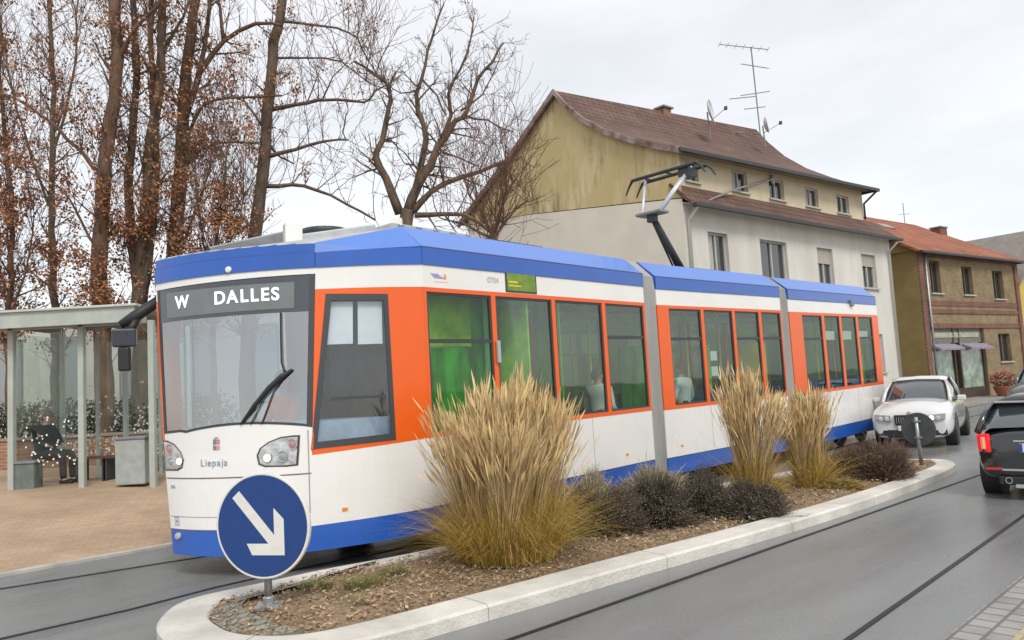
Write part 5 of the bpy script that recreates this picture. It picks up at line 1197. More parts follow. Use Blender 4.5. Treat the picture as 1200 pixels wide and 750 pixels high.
for (x0, x1, y0, y1) in ((1088, 1100, 305, 343), (1126, 1138, 312, 345), (1162, 1174, 317, 350)):
    a, z1_ = bs_of(x0, y0); c, _ = bs_of(x1, y0); _, z0_ = bs_of(x0, y1); upw.append([a, c, z0_, z1_])
a, z1_ = bs_of(1169, 391); c, _ = bs_of(1183, 391); _, z0_ = bs_of(1169, 424); dw = [a, c, z0_, z1_]
sf0, sfz = bs_of(1087, 383); sf1, _ = bs_of(1153, 390); sfz = 3.2
shophole = [sf0, sf1, .12, sfz]
PFb = lambda s, z, o_: BB(s, o_, z)
print(upw, dw, shophole)
b = MB(); wall_grid(b, PFb, 0, BL, 0, 6.55, upw + [dw, shophole], .18, M_yb)
b.poly([BB(BL, 0, 0), BB(BL, 9, 0), BB(BL, 9, 6.5), BB(BL, 0, 6.5)], M_yb)
b.build('wall', shop, fix=False)
b = MB(); b.poly([BB(0, 0, 0), BB(0, 9, 0), BB(0, 9, 6.55), BB(0, 0, 6.55)], M_ol); b.build('side_wall', shop, fix=False)
def band(z0, z1, s0=0, s1=None, o_=-.03, mt=None, nm='brick_band'): b = MB(); s1 = BL if s1 is None else s1; b.prism([BB(s0, o_, z0), BB(s1, o_, z0), BB(s1, o_, z1), BB(s0, o_, z1)], bn_ * (-o_ + .0), mt or M_rb); b.build(nm, shop)
zz = lambda y: bs_of(1090, y)[1]
band(zz(358), zz(352)); band(zz(367), zz(362), o_=-.05); band(zz(385), zz(379), o_=-.04); band(6.25, 6.55, o_=-.06)
for s in (0, BL - .35): b = MB(); b.prism([BB(s, -.07, 0), BB(s + .35, -.07, 0), BB(s + .35, -.07, 6.25), BB(s, -.07, 6.25)], bn_ * .07, M_rb); b.build('corner_pilaster', shop)
for (a, c, e, f) in upw + [dw]: window(PFb, a, c, e, f, shop, .18, 1, M_dframe)
b = MB(); b.tube([BB(.5, -.1, 6.5), BB(.5, -.1, .2)], .05, M_zinc, 8); b.build('downpipe', shop, smooth=True)
# shop front
M_wood = mat('dark_shop_wood', (.065, .045, .032), .6, var=.3, scale=5)
def SB(s, z, o_=.10): return BB(s, o_, z)
b = MB(); b.prism([SB(sf0, .12), SB(sf1, .12), SB(sf1, .55), SB(sf0, .55)], bn_ * .06, M_wood)
for s in (sf0, lerp(sf0, sf1, .44), lerp(sf0, sf1, .54), sf1 - .12): b.prism([SB(s, .55, .07), SB(s + .12, .55, .07), SB(s + .12, sfz, .07), SB(s, sfz, .07)], bn_ * .08, M_wood)
b.prism([SB(sf0 + .12, 2.55), SB(sf1 - .12, 2.55), SB(sf1 - .12, sfz), SB(sf0 + .12, sfz)], bn_ * .06, mat('shop_fascia', (.16, .17, .13), .6, var=.2, scale=4)); sfobj = b.build('shop_front', shop)
b = MB(); b.prism([SB(lerp(sf0, sf1, .1), 2.78, .07), SB(lerp(sf0, sf1, .92), 2.78, .07), SB(lerp(sf0, sf1, .92), 3.0, .07), SB(lerp(sf0, sf1, .1), 3.0, .07)], bn_ * .03, mat('faded_sign_board', (.38, .37, .28), .7, var=.25, scale=6)); b.build('sign_board', sfobj)
M_sw = mat('shop_glass', (.12, .20, .15), .08, color2=(.42, .50, .42), scale=2.2, coat=.5)
for (a, c) in ((.03, .43), (.57, .97)):
    b = MB(); b.prism([SB(lerp(sf0, sf1, a), .55, .14), SB(lerp(sf0, sf1, c), .55, .14), SB(lerp(sf0, sf1, c), 2.55, .14), SB(lerp(sf0, sf1, a), 2.55, .14)], bn_ * .01, M_sw); b.build('shop_window', sfobj)
    b = MB(); a_, c_ = lerp(sf0, sf1, a - .01), lerp(sf0, sf1, c + .0); b.prism([SB(a_, 2.50, -.0), SB(a_, 2.30, -.42), SB(a_, 2.22, -.42), SB(a_, 2.38, .0)], bu * (c_ - a_), mat('awning_cloth', (.26, .22, .28), .9, var=.12, scale=5)); b.build('awning', sfobj)
# roof
RD = 4.5; RZ = 9.3
b = MB(); ov = .35
e0, e1 = BB(-.35, -ov, 6.42), BB(BL + .35, -ov, 6.42); r0, r1_ = BB(.0 - .35, RD, RZ), BB(BL - .3, RD, RZ - .1); k0, k1 = BB(-.35, 9 + ov, 6.42), BB(BL + .35, 9 + ov, 6.42)
b.poly([e0, e1, r1_, r0], M_rdt); b.poly([e1, k1, r1_], M_rdt); b.poly([k1, k0, r0, r1_], M_rdt); b.poly([BB(-.001, 0, 6.5), BB(-.001, RD, RZ - .25), BB(-.001, 9, 6.5)], M_ol); rf2 = b.build('roof', shop, solid=.1)
b = MB(); b.prism([BB(-.35, -ov - .1, 6.32), BB(BL + .35, -ov - .1, 6.32), BB(BL + .35, -ov - .1, 6.42), BB(-.35, -ov - .1, 6.42)], bn_ * .1, M_dark); b.build('rain_gutter', rf2)
b = MB(); b.prism([BB(0, -ov, 6.34), BB(BL, -ov, 6.34), BB(BL, 0, 6.56), BB(0, 0, 6.56)], (0, 0, .02), M_wood); b.build('soffit', shop)
b = MB(); b.box(BB(BL * .97, RD - 1.2, RZ - 1.0), (.7, .5, .9), M_rb, Matrix.Rotation(ba, 3, 'Z')); b.box(BB(BL * .97, RD - 1.2, RZ - .52), (.8, .6, .07), M_mid, Matrix.Rotation(ba, 3, 'Z')); b.build('chimney', rf2)
b = MB(); b.box(BB(BL * .34, 2.9, 8.35), (.9, .55, .06), M_zinc, Matrix.Rotation(ba, 3, 'Z') @ Matrix.Rotation(R(31), 3, 'X')); b.build('roof_window', rf2)
am = BB(BL * .86, RD, 8.0); amt = empty('roof_antenna', am, 'thin aerial pole above right end of the red tiled roof', 'antenna'); b = MB(); b.tube([am, am + Vector((0, 0, 2.3))], .02, M_mid, 6); b.build('mast', amt)
b = MB(); b.tube([am + Vector((-.3, 0, 1.7)), am + Vector((.3, 0, 1.7))], .012, M_mid, 5); b.build('antenna_bars', amt)
# terracotta planter with dry flowers before the shop
pp = BB(lerp(sf0, sf1, .86), -.9, .1); root = empty('flower_display', pp, 'reddish flower pots massed in front of the shop door', 'flower pots'); b = MB(); b.lathe(pp, (0, 0, 1), [(.28, 0), (.4, .3), (.44, .42), (.38, .44)], mat('terracotta', (.30, .11, .06), .8), 18); b.build('pot', root)
b = MB(); leaf_mass(b, pp + Vector((0, 0, .75)), .6, .45, .4, 700, mat('red_flowers', (.34, .12, .08), .8, island=.6), .06); leaf_mass(b, pp + Vector((0, 0, .7)), .6, .5, .4, 300, M_hedge, .06); b.build('flowers', root, fix=False)

# ---- yellow house beyond with grey roof
Y0 = BB(BL + .25, .3, 0); yh = empty('yellow_house', Y0, 'bright yellow house with grey roof at the right edge behind the brick house', 'building')
def YB(s, d, z): return Y0 + bu * s + bn_ * d + Vector((0, 0, z))
b = MB(); yholes = [[s, s + 1.0, z, z + 1.4] for s in (1.6, 4.2, 6.9) for z in (1.0, 3.6)]
wall_grid(b, YB and (lambda s, z, o_: YB(s, o_, z)), 0, 9.5, 0, 5.5, yholes, .15, mat('yellow_render', (.55, .42, .10), .85, var=.08, scale=1)); b.poly([YB(0, 0, 5.5), YB(9.5, 0, 5.5), YB(4.75, 0, 8.5)], mat('yellow_render', (.55, .42, .10), .85)); b.poly([YB(0, 0, 0), YB(0, 9, 0), YB(0, 9, 5.5), YB(0, 0, 5.5)], mat('yellow_render', (.55, .42, .10), .85)); b.build('wall', yh, fix=False)
for h in yholes: window(lambda s, z, o_: YB(s, o_, z), *h, yh, .15)
b = MB(); b.poly([YB(-.3, -.4, 5.35), YB(-.3, 9.4, 5.35), YB(4.75, 9.4, 8.6), YB(4.75, -.4, 8.6)], mat('grey_roof_tiles', (.20, .18, .16), .8, var=.15, scale=3)); b.poly([YB(9.8, -.4, 5.35), YB(9.8, 9.4, 5.35), YB(4.75, 9.4, 8.6), YB(4.75, -.4, 8.6)], mat('grey_roof_tiles', (.20, .18, .16), .8)); b.build('roof', yh, solid=.1)
# ================================================================== TREES
M_bark = mat('tree_bark', (.075, .052, .035), .9, color2=(.17, .125, .085), scale=5, bump=.7, bscale=14, stretch=(1, 1, .3))
M_barkb = mat('brown_bark', (.085, .045, .028), .9, color2=(.18, .11, .07), scale=5, bump=.7, bscale=14, stretch=(1, 1, .3))
M_twig = mat('fine_twig', (.15, .092, .062), .9, island=.25)
M_twigr = mat('reddish_twig', (.17, .085, .055), .9, island=.3)
M_leaf = mat('withered_leaf', (.24, .095, .04), .85, color2=(.36, .17, .08), scale=1.5, island=.55)
def rv(s=1.0): return Vector((rnd.gauss(0, s), rnd.gauss(0, s), rnd.gauss(0, s)))
def grow(tb, lv, p, d, L, r_, up, tips, mt, mtw, maxlv, dens):
    n = max(3, int(L / .35)); pts = [p]; q = p; dd = d.normalized()
    for k in range(n):
        dd = (dd + rv(.13) + Vector((0, 0, up * .10))).normalized(); q = q + dd * (L / n); pts.append(q)
    rr = [max(.0055, r_ * (1 - .8 * k / n)) for k in range(n + 1)]
    tb.tube(pts, rr, mt if r_ > .02 else mtw, 5 if r_ > .03 else 3, cap=False)
    if lv >= maxlv: tips.append((pts[-1], dd)); tips.append((pts[len(pts) // 2], dd)); return
    m = max(2, int(L * dens))
    for k in range(m + 1):
        t = rnd.uniform(.15, 1.0); i = min(n - 1, int(t * n)); pp = lerp(pts[i], pts[i + 1], t * n - i); base_d = (pts[i + 1] - pts[i]).normalized()
        ax = base_d.cross(rv()).normalized(); cd = Matrix.Rotation(R(rnd.uniform(25, 60)), 3, ax) @ base_d
        grow(tb, lv + 1, pp, cd, L * rnd.uniform(.32, .6), max(.006, rr[i] * .6), up, tips, mt, mtw, maxlv, dens * 1.25)
def tree(name, label, Y, base_px, guides, maxlv=2, dens=3.0, up=.6, leafy=0.0, mt=M_bark, mtw=M_twig, side=1.0, cat='tree', gz=GZ, leafrange=(-9, 14), every=.45, zs=1.0, leafn=26, shoots=90, shl=1.0):
    bp = dp(base_px, 480, Y); base = Vector((bp.x, bp.y, gz - .2)); root = empty(name, base, label, cat, 'bare winter trees behind the tram')
    tk, cr = MB(), MB(); tips = []; SK = []
    for gi, (pxs, r0, r1, sd_) in enumerate(guides):
        yoff = rnd.uniform(-.7, .7) if gi else 0
        P = [dp(x, y, Y + yoff * (k / max(1, len(pxs) - 1))) for k, (x, y) in enumerate(pxs)]
        if gi == 0: P = [base] + P
        # densify smoothly
        Q = []
        for k in range(len(P) - 1):
            a = P[max(0, k - 1)]; b_ = P[k]; c = P[k + 1]; d = P[min(len(P) - 1, k + 2)]
            m_ = max(2, int((c - b_).length / .5))
            for j in range(m_):
                t = j / m_; Q.append(.5 * ((2 * b_) + (c - a) * t + (2 * a - 5 * b_ + 4 * c - d) * t * t + (3 * b_ - a - 3 * c + d) * t ** 3))
        Q.append(P[-1]); N_ = len(Q); rr = [lerp(r0, r1, (k / (N_ - 1)) ** .8) * (1 + .06 * math.sin(k * 2.1)) for k in range(N_)]
        Q = [q + rv(.02) * (1 if 0 < k < N_ - 1 else 0) for k, q in enumerate(Q)]
        (tk if r0 > .06 else cr).tube(Q, rr, mt, 9 if r0 > .1 else 6)
        SK += Q
        acc = 0
        for k in range(1, N_):
            acc += (Q[k] - Q[k - 1]).length
            if Q[k].z < base.z + 3.0: continue
            while acc > every:
                acc -= every
                if rnd.random() > sd_: continue
                d = (Q[k] - Q[k - 1]).normalized(); ax = d.cross(rv()).normalized(); cd = Matrix.Rotation(R(rnd.uniform(35, 75)), 3, ax) @ d; cd.z = cd.z * zs + .1
                L_ = rnd.uniform(.7, 2.0) * side * lerp(1, .6, k / N_)
                grow(cr, 1, Q[k], cd, L_, min(rr[k] * .45, .035), up, tips, mt, mtw, maxlv, dens)
    # upright shoots and fine spray around the crown
    for k in range(shoots):
        i = rnd.choice([j for j in range(len(SK)) if SK[j].z > base.z + 2.2]); q = SK[i]
        L_ = rnd.uniform(.9, 3.0) * shl; d = Vector((rnd.gauss(0, .35), rnd.gauss(0, .35), 1)).normalized()
        grow(cr, maxlv - 1, q, d, L_, rnd.uniform(.008, .018), 1.0, tips, mt, mtw, maxlv, 2.6)
    tk.build('trunk', root, smooth=True, fix=False); cr.build('branches', root, smooth=False, fix=False)
    if leafy > 0:
        lb = MB()
        for (p, d) in tips:
            if not (leafrange[0] < p.z < leafrange[1]): continue
            pr_ = leafy * (.95 if p.z < 7.0 else .6 if p.z < 9.5 else .35)
            if noise.noise(p * .8) + .10 < rnd.uniform(-.15, .45): continue
            if rnd.random() > pr_: continue
            for _ in range(rnd.randint(5, 22)):
                q = p + rv(.12); s1 = rv().normalized(); s2 = s1.orthogonal().normalized(); z_ = rnd.uniform(.03, .065)
                lb.poly([q - s1 * z_, q + s2 * z_ * .55, q + s1 * z_, q - s2 * z_ * .55], M_leaf)
        lb.build('leaves', root, fix=False)
    print(name, len(cr.f)); return root
tree('bare_tree', 'slim straight bare tree left of the leaning trunk, over shelter roof', 24, 66, [([(64, 360), (61, 250), (62, 120), (58, 0), (55, -90)], .15, .05, 1), ([(63, 250), (38, 190), (15, 110), (0, 20), (-10, -50)], .05, .02, 1), ([(62, 180), (85, 90), (92, 0), (96, -60)], .05, .02, 1)], 3, 2.4, leafy=.6, side=.9)
tree('bare_tree', 'leaning brown trunk over shelter post, with orange withered leaves', 20, 124, [([(121, 420), (117, 340), (118, 260), (124, 190), (136, 90), (134, 0), (130, -80)], .26, .13, 1), ([(117, 205), (95, 178), (68, 152), (30, 120), (0, 112), (-50, 100)], .07, .02, 1), ([(136, 80), (160, 30), (185, 5), (200, -40)], .07, .03, 1), ([(119, 300), (90, 250), (70, 220), (20, 195), (-30, 150)], .04, .015, 1)], 3, 2.4, leafy=.9, mt=M_barkb, side=.9)
tree('bare_tree', 'thick multi-stemmed trunk with leaf clumps right of leaning brown trunk', 21, 172, [([(167, 480), (164, 380), (163, 310), (164, 265)], .34, .10, 0), ([(163, 350), (158, 300), (152, 265), (153, 180), (160, 90), (156, 0), (158, -80)], .15, .07, 1), ([(164, 360), (168, 300), (172, 240), (174, 180), (188, 90), (190, 0), (186, -80)], .19, .09, 1), ([(166, 350), (176, 290), (180, 240), (182, 190), (178, 90), (176, 0), (176, -60)], .13, .06, 1), ([(188, 60), (215, 20), (232, -30)], .06, .02, 1)], 3, 2.4, leafy=.8, side=.9)
tree('bare_tree', 'thick dark trunk behind left edge of the tram roof with wide branches', 22, 202, [([(200, 480), (200, 380), (205, 300), (212, 220), (216, 120), (224, 40), (238, -60)], .30, .12, 1), ([(214, 150), (235, 85), (262, 48), (300, 28), (330, 30)], .12, .04, 1), ([(212, 210), (225, 140), (250, 117), (290, 115), (330, 112)], .07, .03, 1), ([(210, 250), (222, 185), (255, 168), (300, 168)], .06, .03, 1), ([(232, 95), (242, 30), (250, -60)], .09, .04, 1), ([(214, 290), (232, 240), (245, 200), (252, 130)], .05, .02, 1), ([(262, 48), (258, 10), (246, -40)], .07, .03, 1)], 3, 2.4, leafy=.9, side=.85, mt=M_barkb)
tree('bare_tree', 'tall bare tree with long level branches reaching right above the tram', 22.5, 292, [([(290, 420), (296, 300), (302, 250), (310, 180), (316, 110), (322, 50), (330, 0), (335, -70)], .26, .13, 1), ([(317, 128), (345, 124), (372, 117), (395, 117), (428, 119), (440, 108), (470, 88)], .075, .02, 1), ([(313, 184), (345, 175), (378, 165), (408, 164)], .075, .025, 1), ([(312, 218), (342, 217), (372, 222), (405, 238), (440, 258)], .07, .03, 1), ([(322, 68), (360, 68), (400, 72), (430, 95), (455, 105)], .04, .012, 1), ([(325, 25), (360, 28), (395, 33), (418, 45), (430, 70), (448, 98)], .045, .015, 1), ([(405, 163), (404, 145), (408, 128)], .02, .01, 1), ([(378, 116), (390, 90), (410, 70)], .03, .012, 1), ([(316, 170), (328, 184), (344, 192)], .05, .02, 1), ([(308, 150), (285, 118), (262, 112)], .04, .02, 1)], 3, 2.2, leafy=.12, side=.85, mt=M_bark, mtw=M_twigr)
tree('bare_tree', 'bare spreading vase-shaped tree between leafy trunks and yellow gable', 23, 478, [([(476, 330), (476, 262), (478, 245)], .24, .20, 0), ([(478, 248), (490, 215), (505, 195), (514, 170), (520, 165), (534, 142), (548, 132), (560, 92), (577, 72), (590, 50)], 0.163, 0.030, 1), ([(468, 250), (452, 210), (441, 186), (448, 165), (455, 130), (457, 105), (442, 88), (415, 72)], 0.150, 0.030, 1), ([(482, 240), (492, 200), (498, 165), (490, 130), (488, 112), (494, 92), (502, 60), (512, 28), (520, 5)], 0.125, 0.022, 1), ([(484, 248), (505, 225), (540, 208), (580, 195), (610, 185)], 0.112, 0.045, 1), ([(486, 252), (520, 250), (545, 252), (575, 272)], 0.088, 0.045, 1), ([(514, 170), (528, 135), (525, 110), (540, 80), (552, 45), (555, 20)], 0.088, 0.018, 1), ([(494, 92), (512, 112), (522, 135)], 0.037, 0.022, 1), ([(490, 105), (470, 108), (455, 98)], 0.031, 0.015, 1), ([(545, 135), (570, 142), (590, 150), (602, 155)], 0.037, 0.015, 1), ([(512, 172), (535, 185), (560, 195)], 0.044, 0.018, 1), ([(452, 165), (465, 170), (472, 190), (490, 195)], 0.025, 0.015, 1), ([(540, 130), (565, 110), (585, 70)], 0.037, 0.015, 1)], 3, 2.6, up=.15, side=.82, every=.24, shoots=60, shl=.34)
tree('bare_tree', 'smaller bare tree with tangled twigs in front of the yellow gable foot', 19.5, 585, [([(575, 330), (577, 300), (578, 275)], .10, .08, 0), ([(578, 278), (560, 240), (548, 225)], .05, .015, 1), ([(578, 278), (590, 240), (600, 215), (612, 200)], .05, .015, 1), ([(578, 280), (605, 245), (625, 235)], .045, .012, 1), ([(578, 280), (540, 262), (515, 255)], .045, .012, 1)], 2, 3.6, up=.2, side=.7, mtw=M_twigr, every=.25)
tree('bare_tree', 'leafy young tree with orange foliage low beside the shelter, far left', 21, 10, [([(12, 480), (8, 380), (14, 300), (10, 200), (2, 100), (0, 0)], .12, .03, 1), ([(12, 370), (35, 300), (40, 250)], .04, .015, 1), ([(8, 340), (-20, 280), (-40, 200)], .04, .015, 1)], 3, 2.4, leafy=1.0, side=.9, mt=M_barkb)
tree('bare_tree', 'slender orange-leaved tree standing between dark trunk and level-branched tree', 20.5, 252, [([(252, 480), (250, 360), (252, 290), (262, 220), (270, 160)], .11, .02, 1), ([(251, 330), (235, 270), (232, 220)], .04, .015, 1), ([(252, 320), (280, 260), (285, 210)], .04, .015, 1)], 3, 2.6, leafy=1.0, side=.8, mt=M_barkb)

# ================================================================== CARS
def hexring(x, hw, zb, zbelt, ztop, crown):
    return [(x, 0, zb), (x, hw * .80, zb), (x, hw * .96, zb + .10), (x, hw, zb + .30), (x, hw * .985, zbelt - .08), (x, hw * .93, zbelt), (x, hw * .6, ztop + crown * .7), (x, 0, ztop + crown)]
def car(name, label, paint, pos, heading, secs, cab, cat='car', scale=1.0, wheel_x=(1.35, -1.35), wr=.32, W=.9):
    root = empty(name, Vector((0, 0, 0)), label, cat, 'cars on the street right of the tram')
    b = MB(); rows = []
    for (x, hw, zb, zbelt, ztop, cr_) in secs:
        r_ = hexring(x, hw, zb, zbelt, ztop, cr_); rows.append(r_ + [(p[0], -p[1], p[2]) for p in r_[-2:0:-1]])
    b.grid(rows, paint, True); n = len(rows[0]); b.f.append(list(range(n))); b.mi.append(0); e = (len(rows) - 1) * n; b.f.append([e + q for q in range(n)][::-1]); b.mi.append(0)
    body = b.build('car_body', root, smooth=True, subsurf=2)
    # cabin: glass shell, roof and pillars
    b = MB(); rows = []
    for (x, hb, zb, ht, zt) in cab:
        r_ = [(x, hb, zb), (x, lerp(hb, ht, .5) + .015, lerp(zb, zt, .5)), (x, ht + .0, zt - .05), (x, ht * .80, zt - .008), (x, 0, zt + .015)]; rows.append(r_ + [(p[0], -p[1], p[2]) for p in r_[-2::-1]])
    b.grid(rows, mat('car_glass', (.035, .045, .05), .04, spec=.9, coat=1)); b.build('car_window', root, smooth=True)
    inner = cab[1:-1]
    b = MB(); k0, k1 = 1, len(cab) - 2
    rr = []
    for (x, hb, zb, ht, zt) in cab[k0:k1 + 1]: rr.append([(x, s * ht * f_, zt + .012 + d_) for s, f_, d_ in ((1, 1.01, -.06), (1, .96, -.01), (1, .75, .012), (1, 0, .03), (-1, .75, .012), (-1, .96, -.01), (-1, 1.01, -.06))])
    b.grid(rr, paint); b.build('car_roof', root, smooth=True, solid=.02)
    b = MB()
    for s in (1, -1):
        for (i, j) in ((0, 1), (len(cab) - 1, len(cab) - 2)):
            A_, B_ = cab[i], cab[j]; b.tube([(A_[0], s * A_[1] * .99, A_[2] - .02), (lerp(A_[0], B_[0], .5), s * (lerp(A_[1], B_[3], .5) + .015), lerp(A_[2], B_[4], .5)), (B_[0], s * B_[3] * 1.0, B_[4] - .03)], [.045, .04, .035] if i == 0 else [.05, .05, .04], paint, 8); b.build('pillar', root, smooth=True); b = MB()
        xm = (cab[1][0] + cab[-2][0]) / 2; mid = cab[len(cab) // 2]; b.tube([(xm, s * mid[1], mid[2]), (xm, s * (mid[3] + .02), mid[4] - .03)], .03, M_black, 6); b.build('pillar', root, smooth=True); b = MB()

    for x in wheel_x:
        for s in (1, -1):
            b = MB(); b.lathe((x, s * (W - .13), wr), (0, s, 0), [(wr * 1.17, -.12), (wr * 1.17, .125)], M_black, 28); b.build('wheel_arch', root)
            b = MB(); b.lathe((x, s * (W - .17), wr), (0, s, 0), [(wr * .7, -.04), (wr * .95, -.05), (wr, -.02), (wr, .15), (wr * .95, .185), (wr * .72, .19)], M_black, 28); w = b.build('wheel', root, smooth=False)
            b = MB(); b.lathe((x, s * (W + .0), wr), (0, s, 0), [(wr * .70, .0), (wr * .68, .012), (wr * .6, -.01)], M_grey, 28)
            for q in range(5): a = q * 2 * math.pi / 5; b.box((x + math.cos(a) * wr * .36, s * (W + .008), wr + math.sin(a) * wr * .36), (wr * .6, .02, .05), M_grey, Matrix.Rotation(-a, 3, 'Y'))
            b.lathe((x, s * (W), wr), (0, s, 0), [(.06, 0), (.05, .02)], M_grey, 12); b.build('rim', w)
    return root
def place(root, pos, heading):
    root.location = Vector(pos); root.rotation_euler = (0, 0, heading)
def cbox(root, name, c, size, mt, bevel=.01, rot=None, par=None):
    b = MB(); b.box(c, size, mt, rot); return b.build(name, par or root, bevel=bevel)
wp = mat('white_car_paint', (.66, .66, .65), .22, coat=1); 
# white coupe facing the viewer (x forward)
S1 = [(-2.28, .70, .42, .80, .84, .03), (-2.2, .82, .30, .88, .93, .03), (-1.6, .89, .20, .92, 1.00, .03), (-.6, .90, .17, .92, .96, .03), (.4, .90, .17, .90, .93, .03), (1.0, .90, .18, .92, 1.0, .05), (1.7, .90, .19, .86, .95, .05), (2.15, .88, .19, .78, .87, .04), (2.3, .80, .20, .70, .77, .02), (2.35, .74, .24, .62, .66, .01)]
C1 = [(1.05, .78, .95, .74, .955), (.42, .80, .94, .64, 1.40), (-.2, .82, .94, .64, 1.46), (-.9, .80, .94, .62, 1.42), (-1.75, .72, .95, .66, .98)]
wc = car('parked_car', 'white coupe with headlamp lit facing the viewer beyond the tram rear', wp, None, None, S1, C1, W=.90)
for s in (1, -1):
    b = MB(); b.prism([(2.16, s * .03, .49), (2.16, s * .31, .49), (2.15, s * .33, .71), (2.15, s * .03, .71)], (.24, 0, 0), M_black); g_ = b.build('grille', wc, bevel=.02)
    for k in range(5): b = MB(); b.box((2.405, s * (.07 + k * .05), .60), (.008, .008, .13), M_grey); b.build('grille_bar', g_)
    b = MB(); b.prism([(2.15, s * .38, .57), (2.11, s * .77, .61), (2.05, s * .78, .73), (2.12, s * .40, .70)], (.26, 0, 0), mat('headlamp_glass', (.25, .27, .28), .08, coat=1)); hl = b.build('headlight', wc, bevel=.015)
    for q in (.48, .62): b = MB(); b.lathe((2.40 - (q - .48) * .12, s * q, .64), (1, 0, 0), [(.05, 0), (.05, .01), (.02, .016)], lit_lamp if s > 0 and q < .5 else M_lens, 14); b.build('lamp', hl)
    cbox(wc, 'mirror', (.55, s * .98, .98), (.12, .2, .12), wp, .03)
    b = MB(); b.prism([(2.2, s * .48, .27), (2.14, s * .78, .27), (2.14, s * .78, .43), (2.2, s * .48, .38)], (.16, 0, 0), M_black); b.build('air_intake', wc, bevel=.02)
    cbox(wc, 'door_handle', (-.6, s * .90, .82), (.2, .03, .03), wp, .008)
b = MB(); b.box((2.31, 0, .31), (.14, 1.0, .17), M_black); b.build('air_intake', wc, bevel=.02)
cbox(wc, 'licence_plate', (2.39, 0, .43), (.02, .5, .11), mat('plate_white', (.68, .68, .66), .4), .004)
b = MB(); b.lathe((2.33, 0, .735), (1, 0, .9), [(.042, 0), (.042, .02), (.02, .024)], M_mid, 16); b.build('badge', wc)
b = MB(); b.tube([(.93, -.62, .95), (.66, -.15, 1.12)], .012, M_black, 5); b.tube([(.95, .1, .95), (.72, .5, 1.08)], .012, M_black, 5); b.build('wiper', wc)
hA = math.atan2(-math.sin(R(55)), -math.cos(R(55)))
fw = gp(1122, 521); fwd = Vector((math.cos(hA), math.sin(hA), 0)); left = Vector((-fwd.y, fwd.x, 0))
cpos = fw - fwd * 1.2 - left * .74; place(wc, (cpos.x, cpos.y, .004), hA); wc.scale = (.88, .86, .97)
# black car seen from behind
bk = mat('black_car_paint', (.012, .013, .015), .18, coat=1)
S2 = [(-2.02, .62, .34, .62, .74, .0), (-1.98, .76, .28, .80, .90, .02), (-1.85, .84, .24, .92, .98, .02), (-1.3, .88, .20, .95, 1.0, .03), (-.5, .88, .18, .94, .97, .03), (.5, .88, .18, .92, .95, .03), (1.2, .87, .19, .88, .93, .05), (1.75, .82, .20, .76, .84, .05), (1.98, .70, .24, .60, .66, .02)]
C2 = [(1.0, .74, .94, .70, .96), (.35, .76, .95, .60, 1.36), (-.4, .78, .95, .60, 1.42), (-1.42, .80, .96, .66, 1.34), (-1.88, .80, .96, .76, 1.0)]
bc = car('black_car', 'black hatchback seen from behind at right edge with its red tail lamp lit', bk, None, None, S2, C2, W=.88, wheel_x=(1.25, -1.25), wr=.31)
chrome = mat('chrome', (.6, .6, .6), .15, metal=1)
for s in (1, -1):
    b = MB(); b.prism([(-2.03, s * .62, .66), (-1.93, s * .80, .66), (-1.90, s * .82, .90), (-2.00, s * .64, .92)], (.10, 0, 0), M_red if s < 0 else mat('lit_red_lens', (.75, .02, .03), .2, emit=(1, .03, .05), estr=.25)); tl = b.build('tail_light', bc, bevel=.015)
    b = MB(); b.box((-2.0, s * .715, .79), (.05, .045, .17), mat('amber_white_lens', (.8, .35, .2), .2, emit=(1, .35, .25), estr=.15), Matrix.Rotation(R(-28 * s), 3, 'Z')); b.build('inner_lamp', tl, bevel=.01)
    cbox(bc, 'reflector', (-2.0, s * .60, .43), (.05, .22, .035), M_red, .006)
    b = MB(); b.lathe((-2.02, s * .42, .28), (-1, 0, 0), [(.045, 0), (.045, .06), (.035, .06), (.035, .0)], chrome, 16); b.build('exhaust', bc)
    cbox(bc, 'mirror', (.62, s * .98, .98), (.12, .2, .13), bk, .03)
cbox(bc, 'chrome_trim', (-2.035, 0, .82), (.03, .66, .028), chrome, .006)
pl_ = cbox(bc, 'licence_plate', (-2.045, 0, .73), (.02, .52, .12), mat('plate_white', (.68, .68, .66), .4), .004); cbox(bc, 'plate_band', (-2.056, .24, .73), (.004, .04, .115), mat('plate_blue', (.02, .06, .35), .4), 0, par=pl_)
cbox(bc, 'bumper_trim', (-2.02, 0, .42), (.04, 1.0, .03), chrome, .006); cbox(bc, 'diffuser', (-2.0, 0, .27), (.1, 1.1, .12), M_black, .02); cbox(bc, 'bumper_strip', (-2.045, 0, .20), (.03, .7, .05), M_grey, .006)
cbox(bc, 'roof_spoiler', (-1.46, 0, 1.345), (.18, 1.24, .03), mat('spoiler_grey', (.35, .36, .37), .3, coat=1), .01)
b = MB(); b.tube([(-1.92, -.1, 1.0), (-1.66, .25, 1.12)], .012, M_black, 5); b.build('wiper', bc)
b = MB(); b.lathe((-2.0, 0, .90), (-1, 0, .3), [(.04, 0), (.04, .02), (.02, .024)], chrome, 16); b.build('badge', bc)
hB = R(47); fwd = Vector((math.cos(hB), math.sin(hB), 0)); left = Vector((-fwd.y, fwd.x, 0))
rw = gp(1160, 577); cp = rw + fwd * 1.15 - left * .72; place(bc, (cp.x, cp.y, .004), hB); bc.scale = (.86, .86, .88)
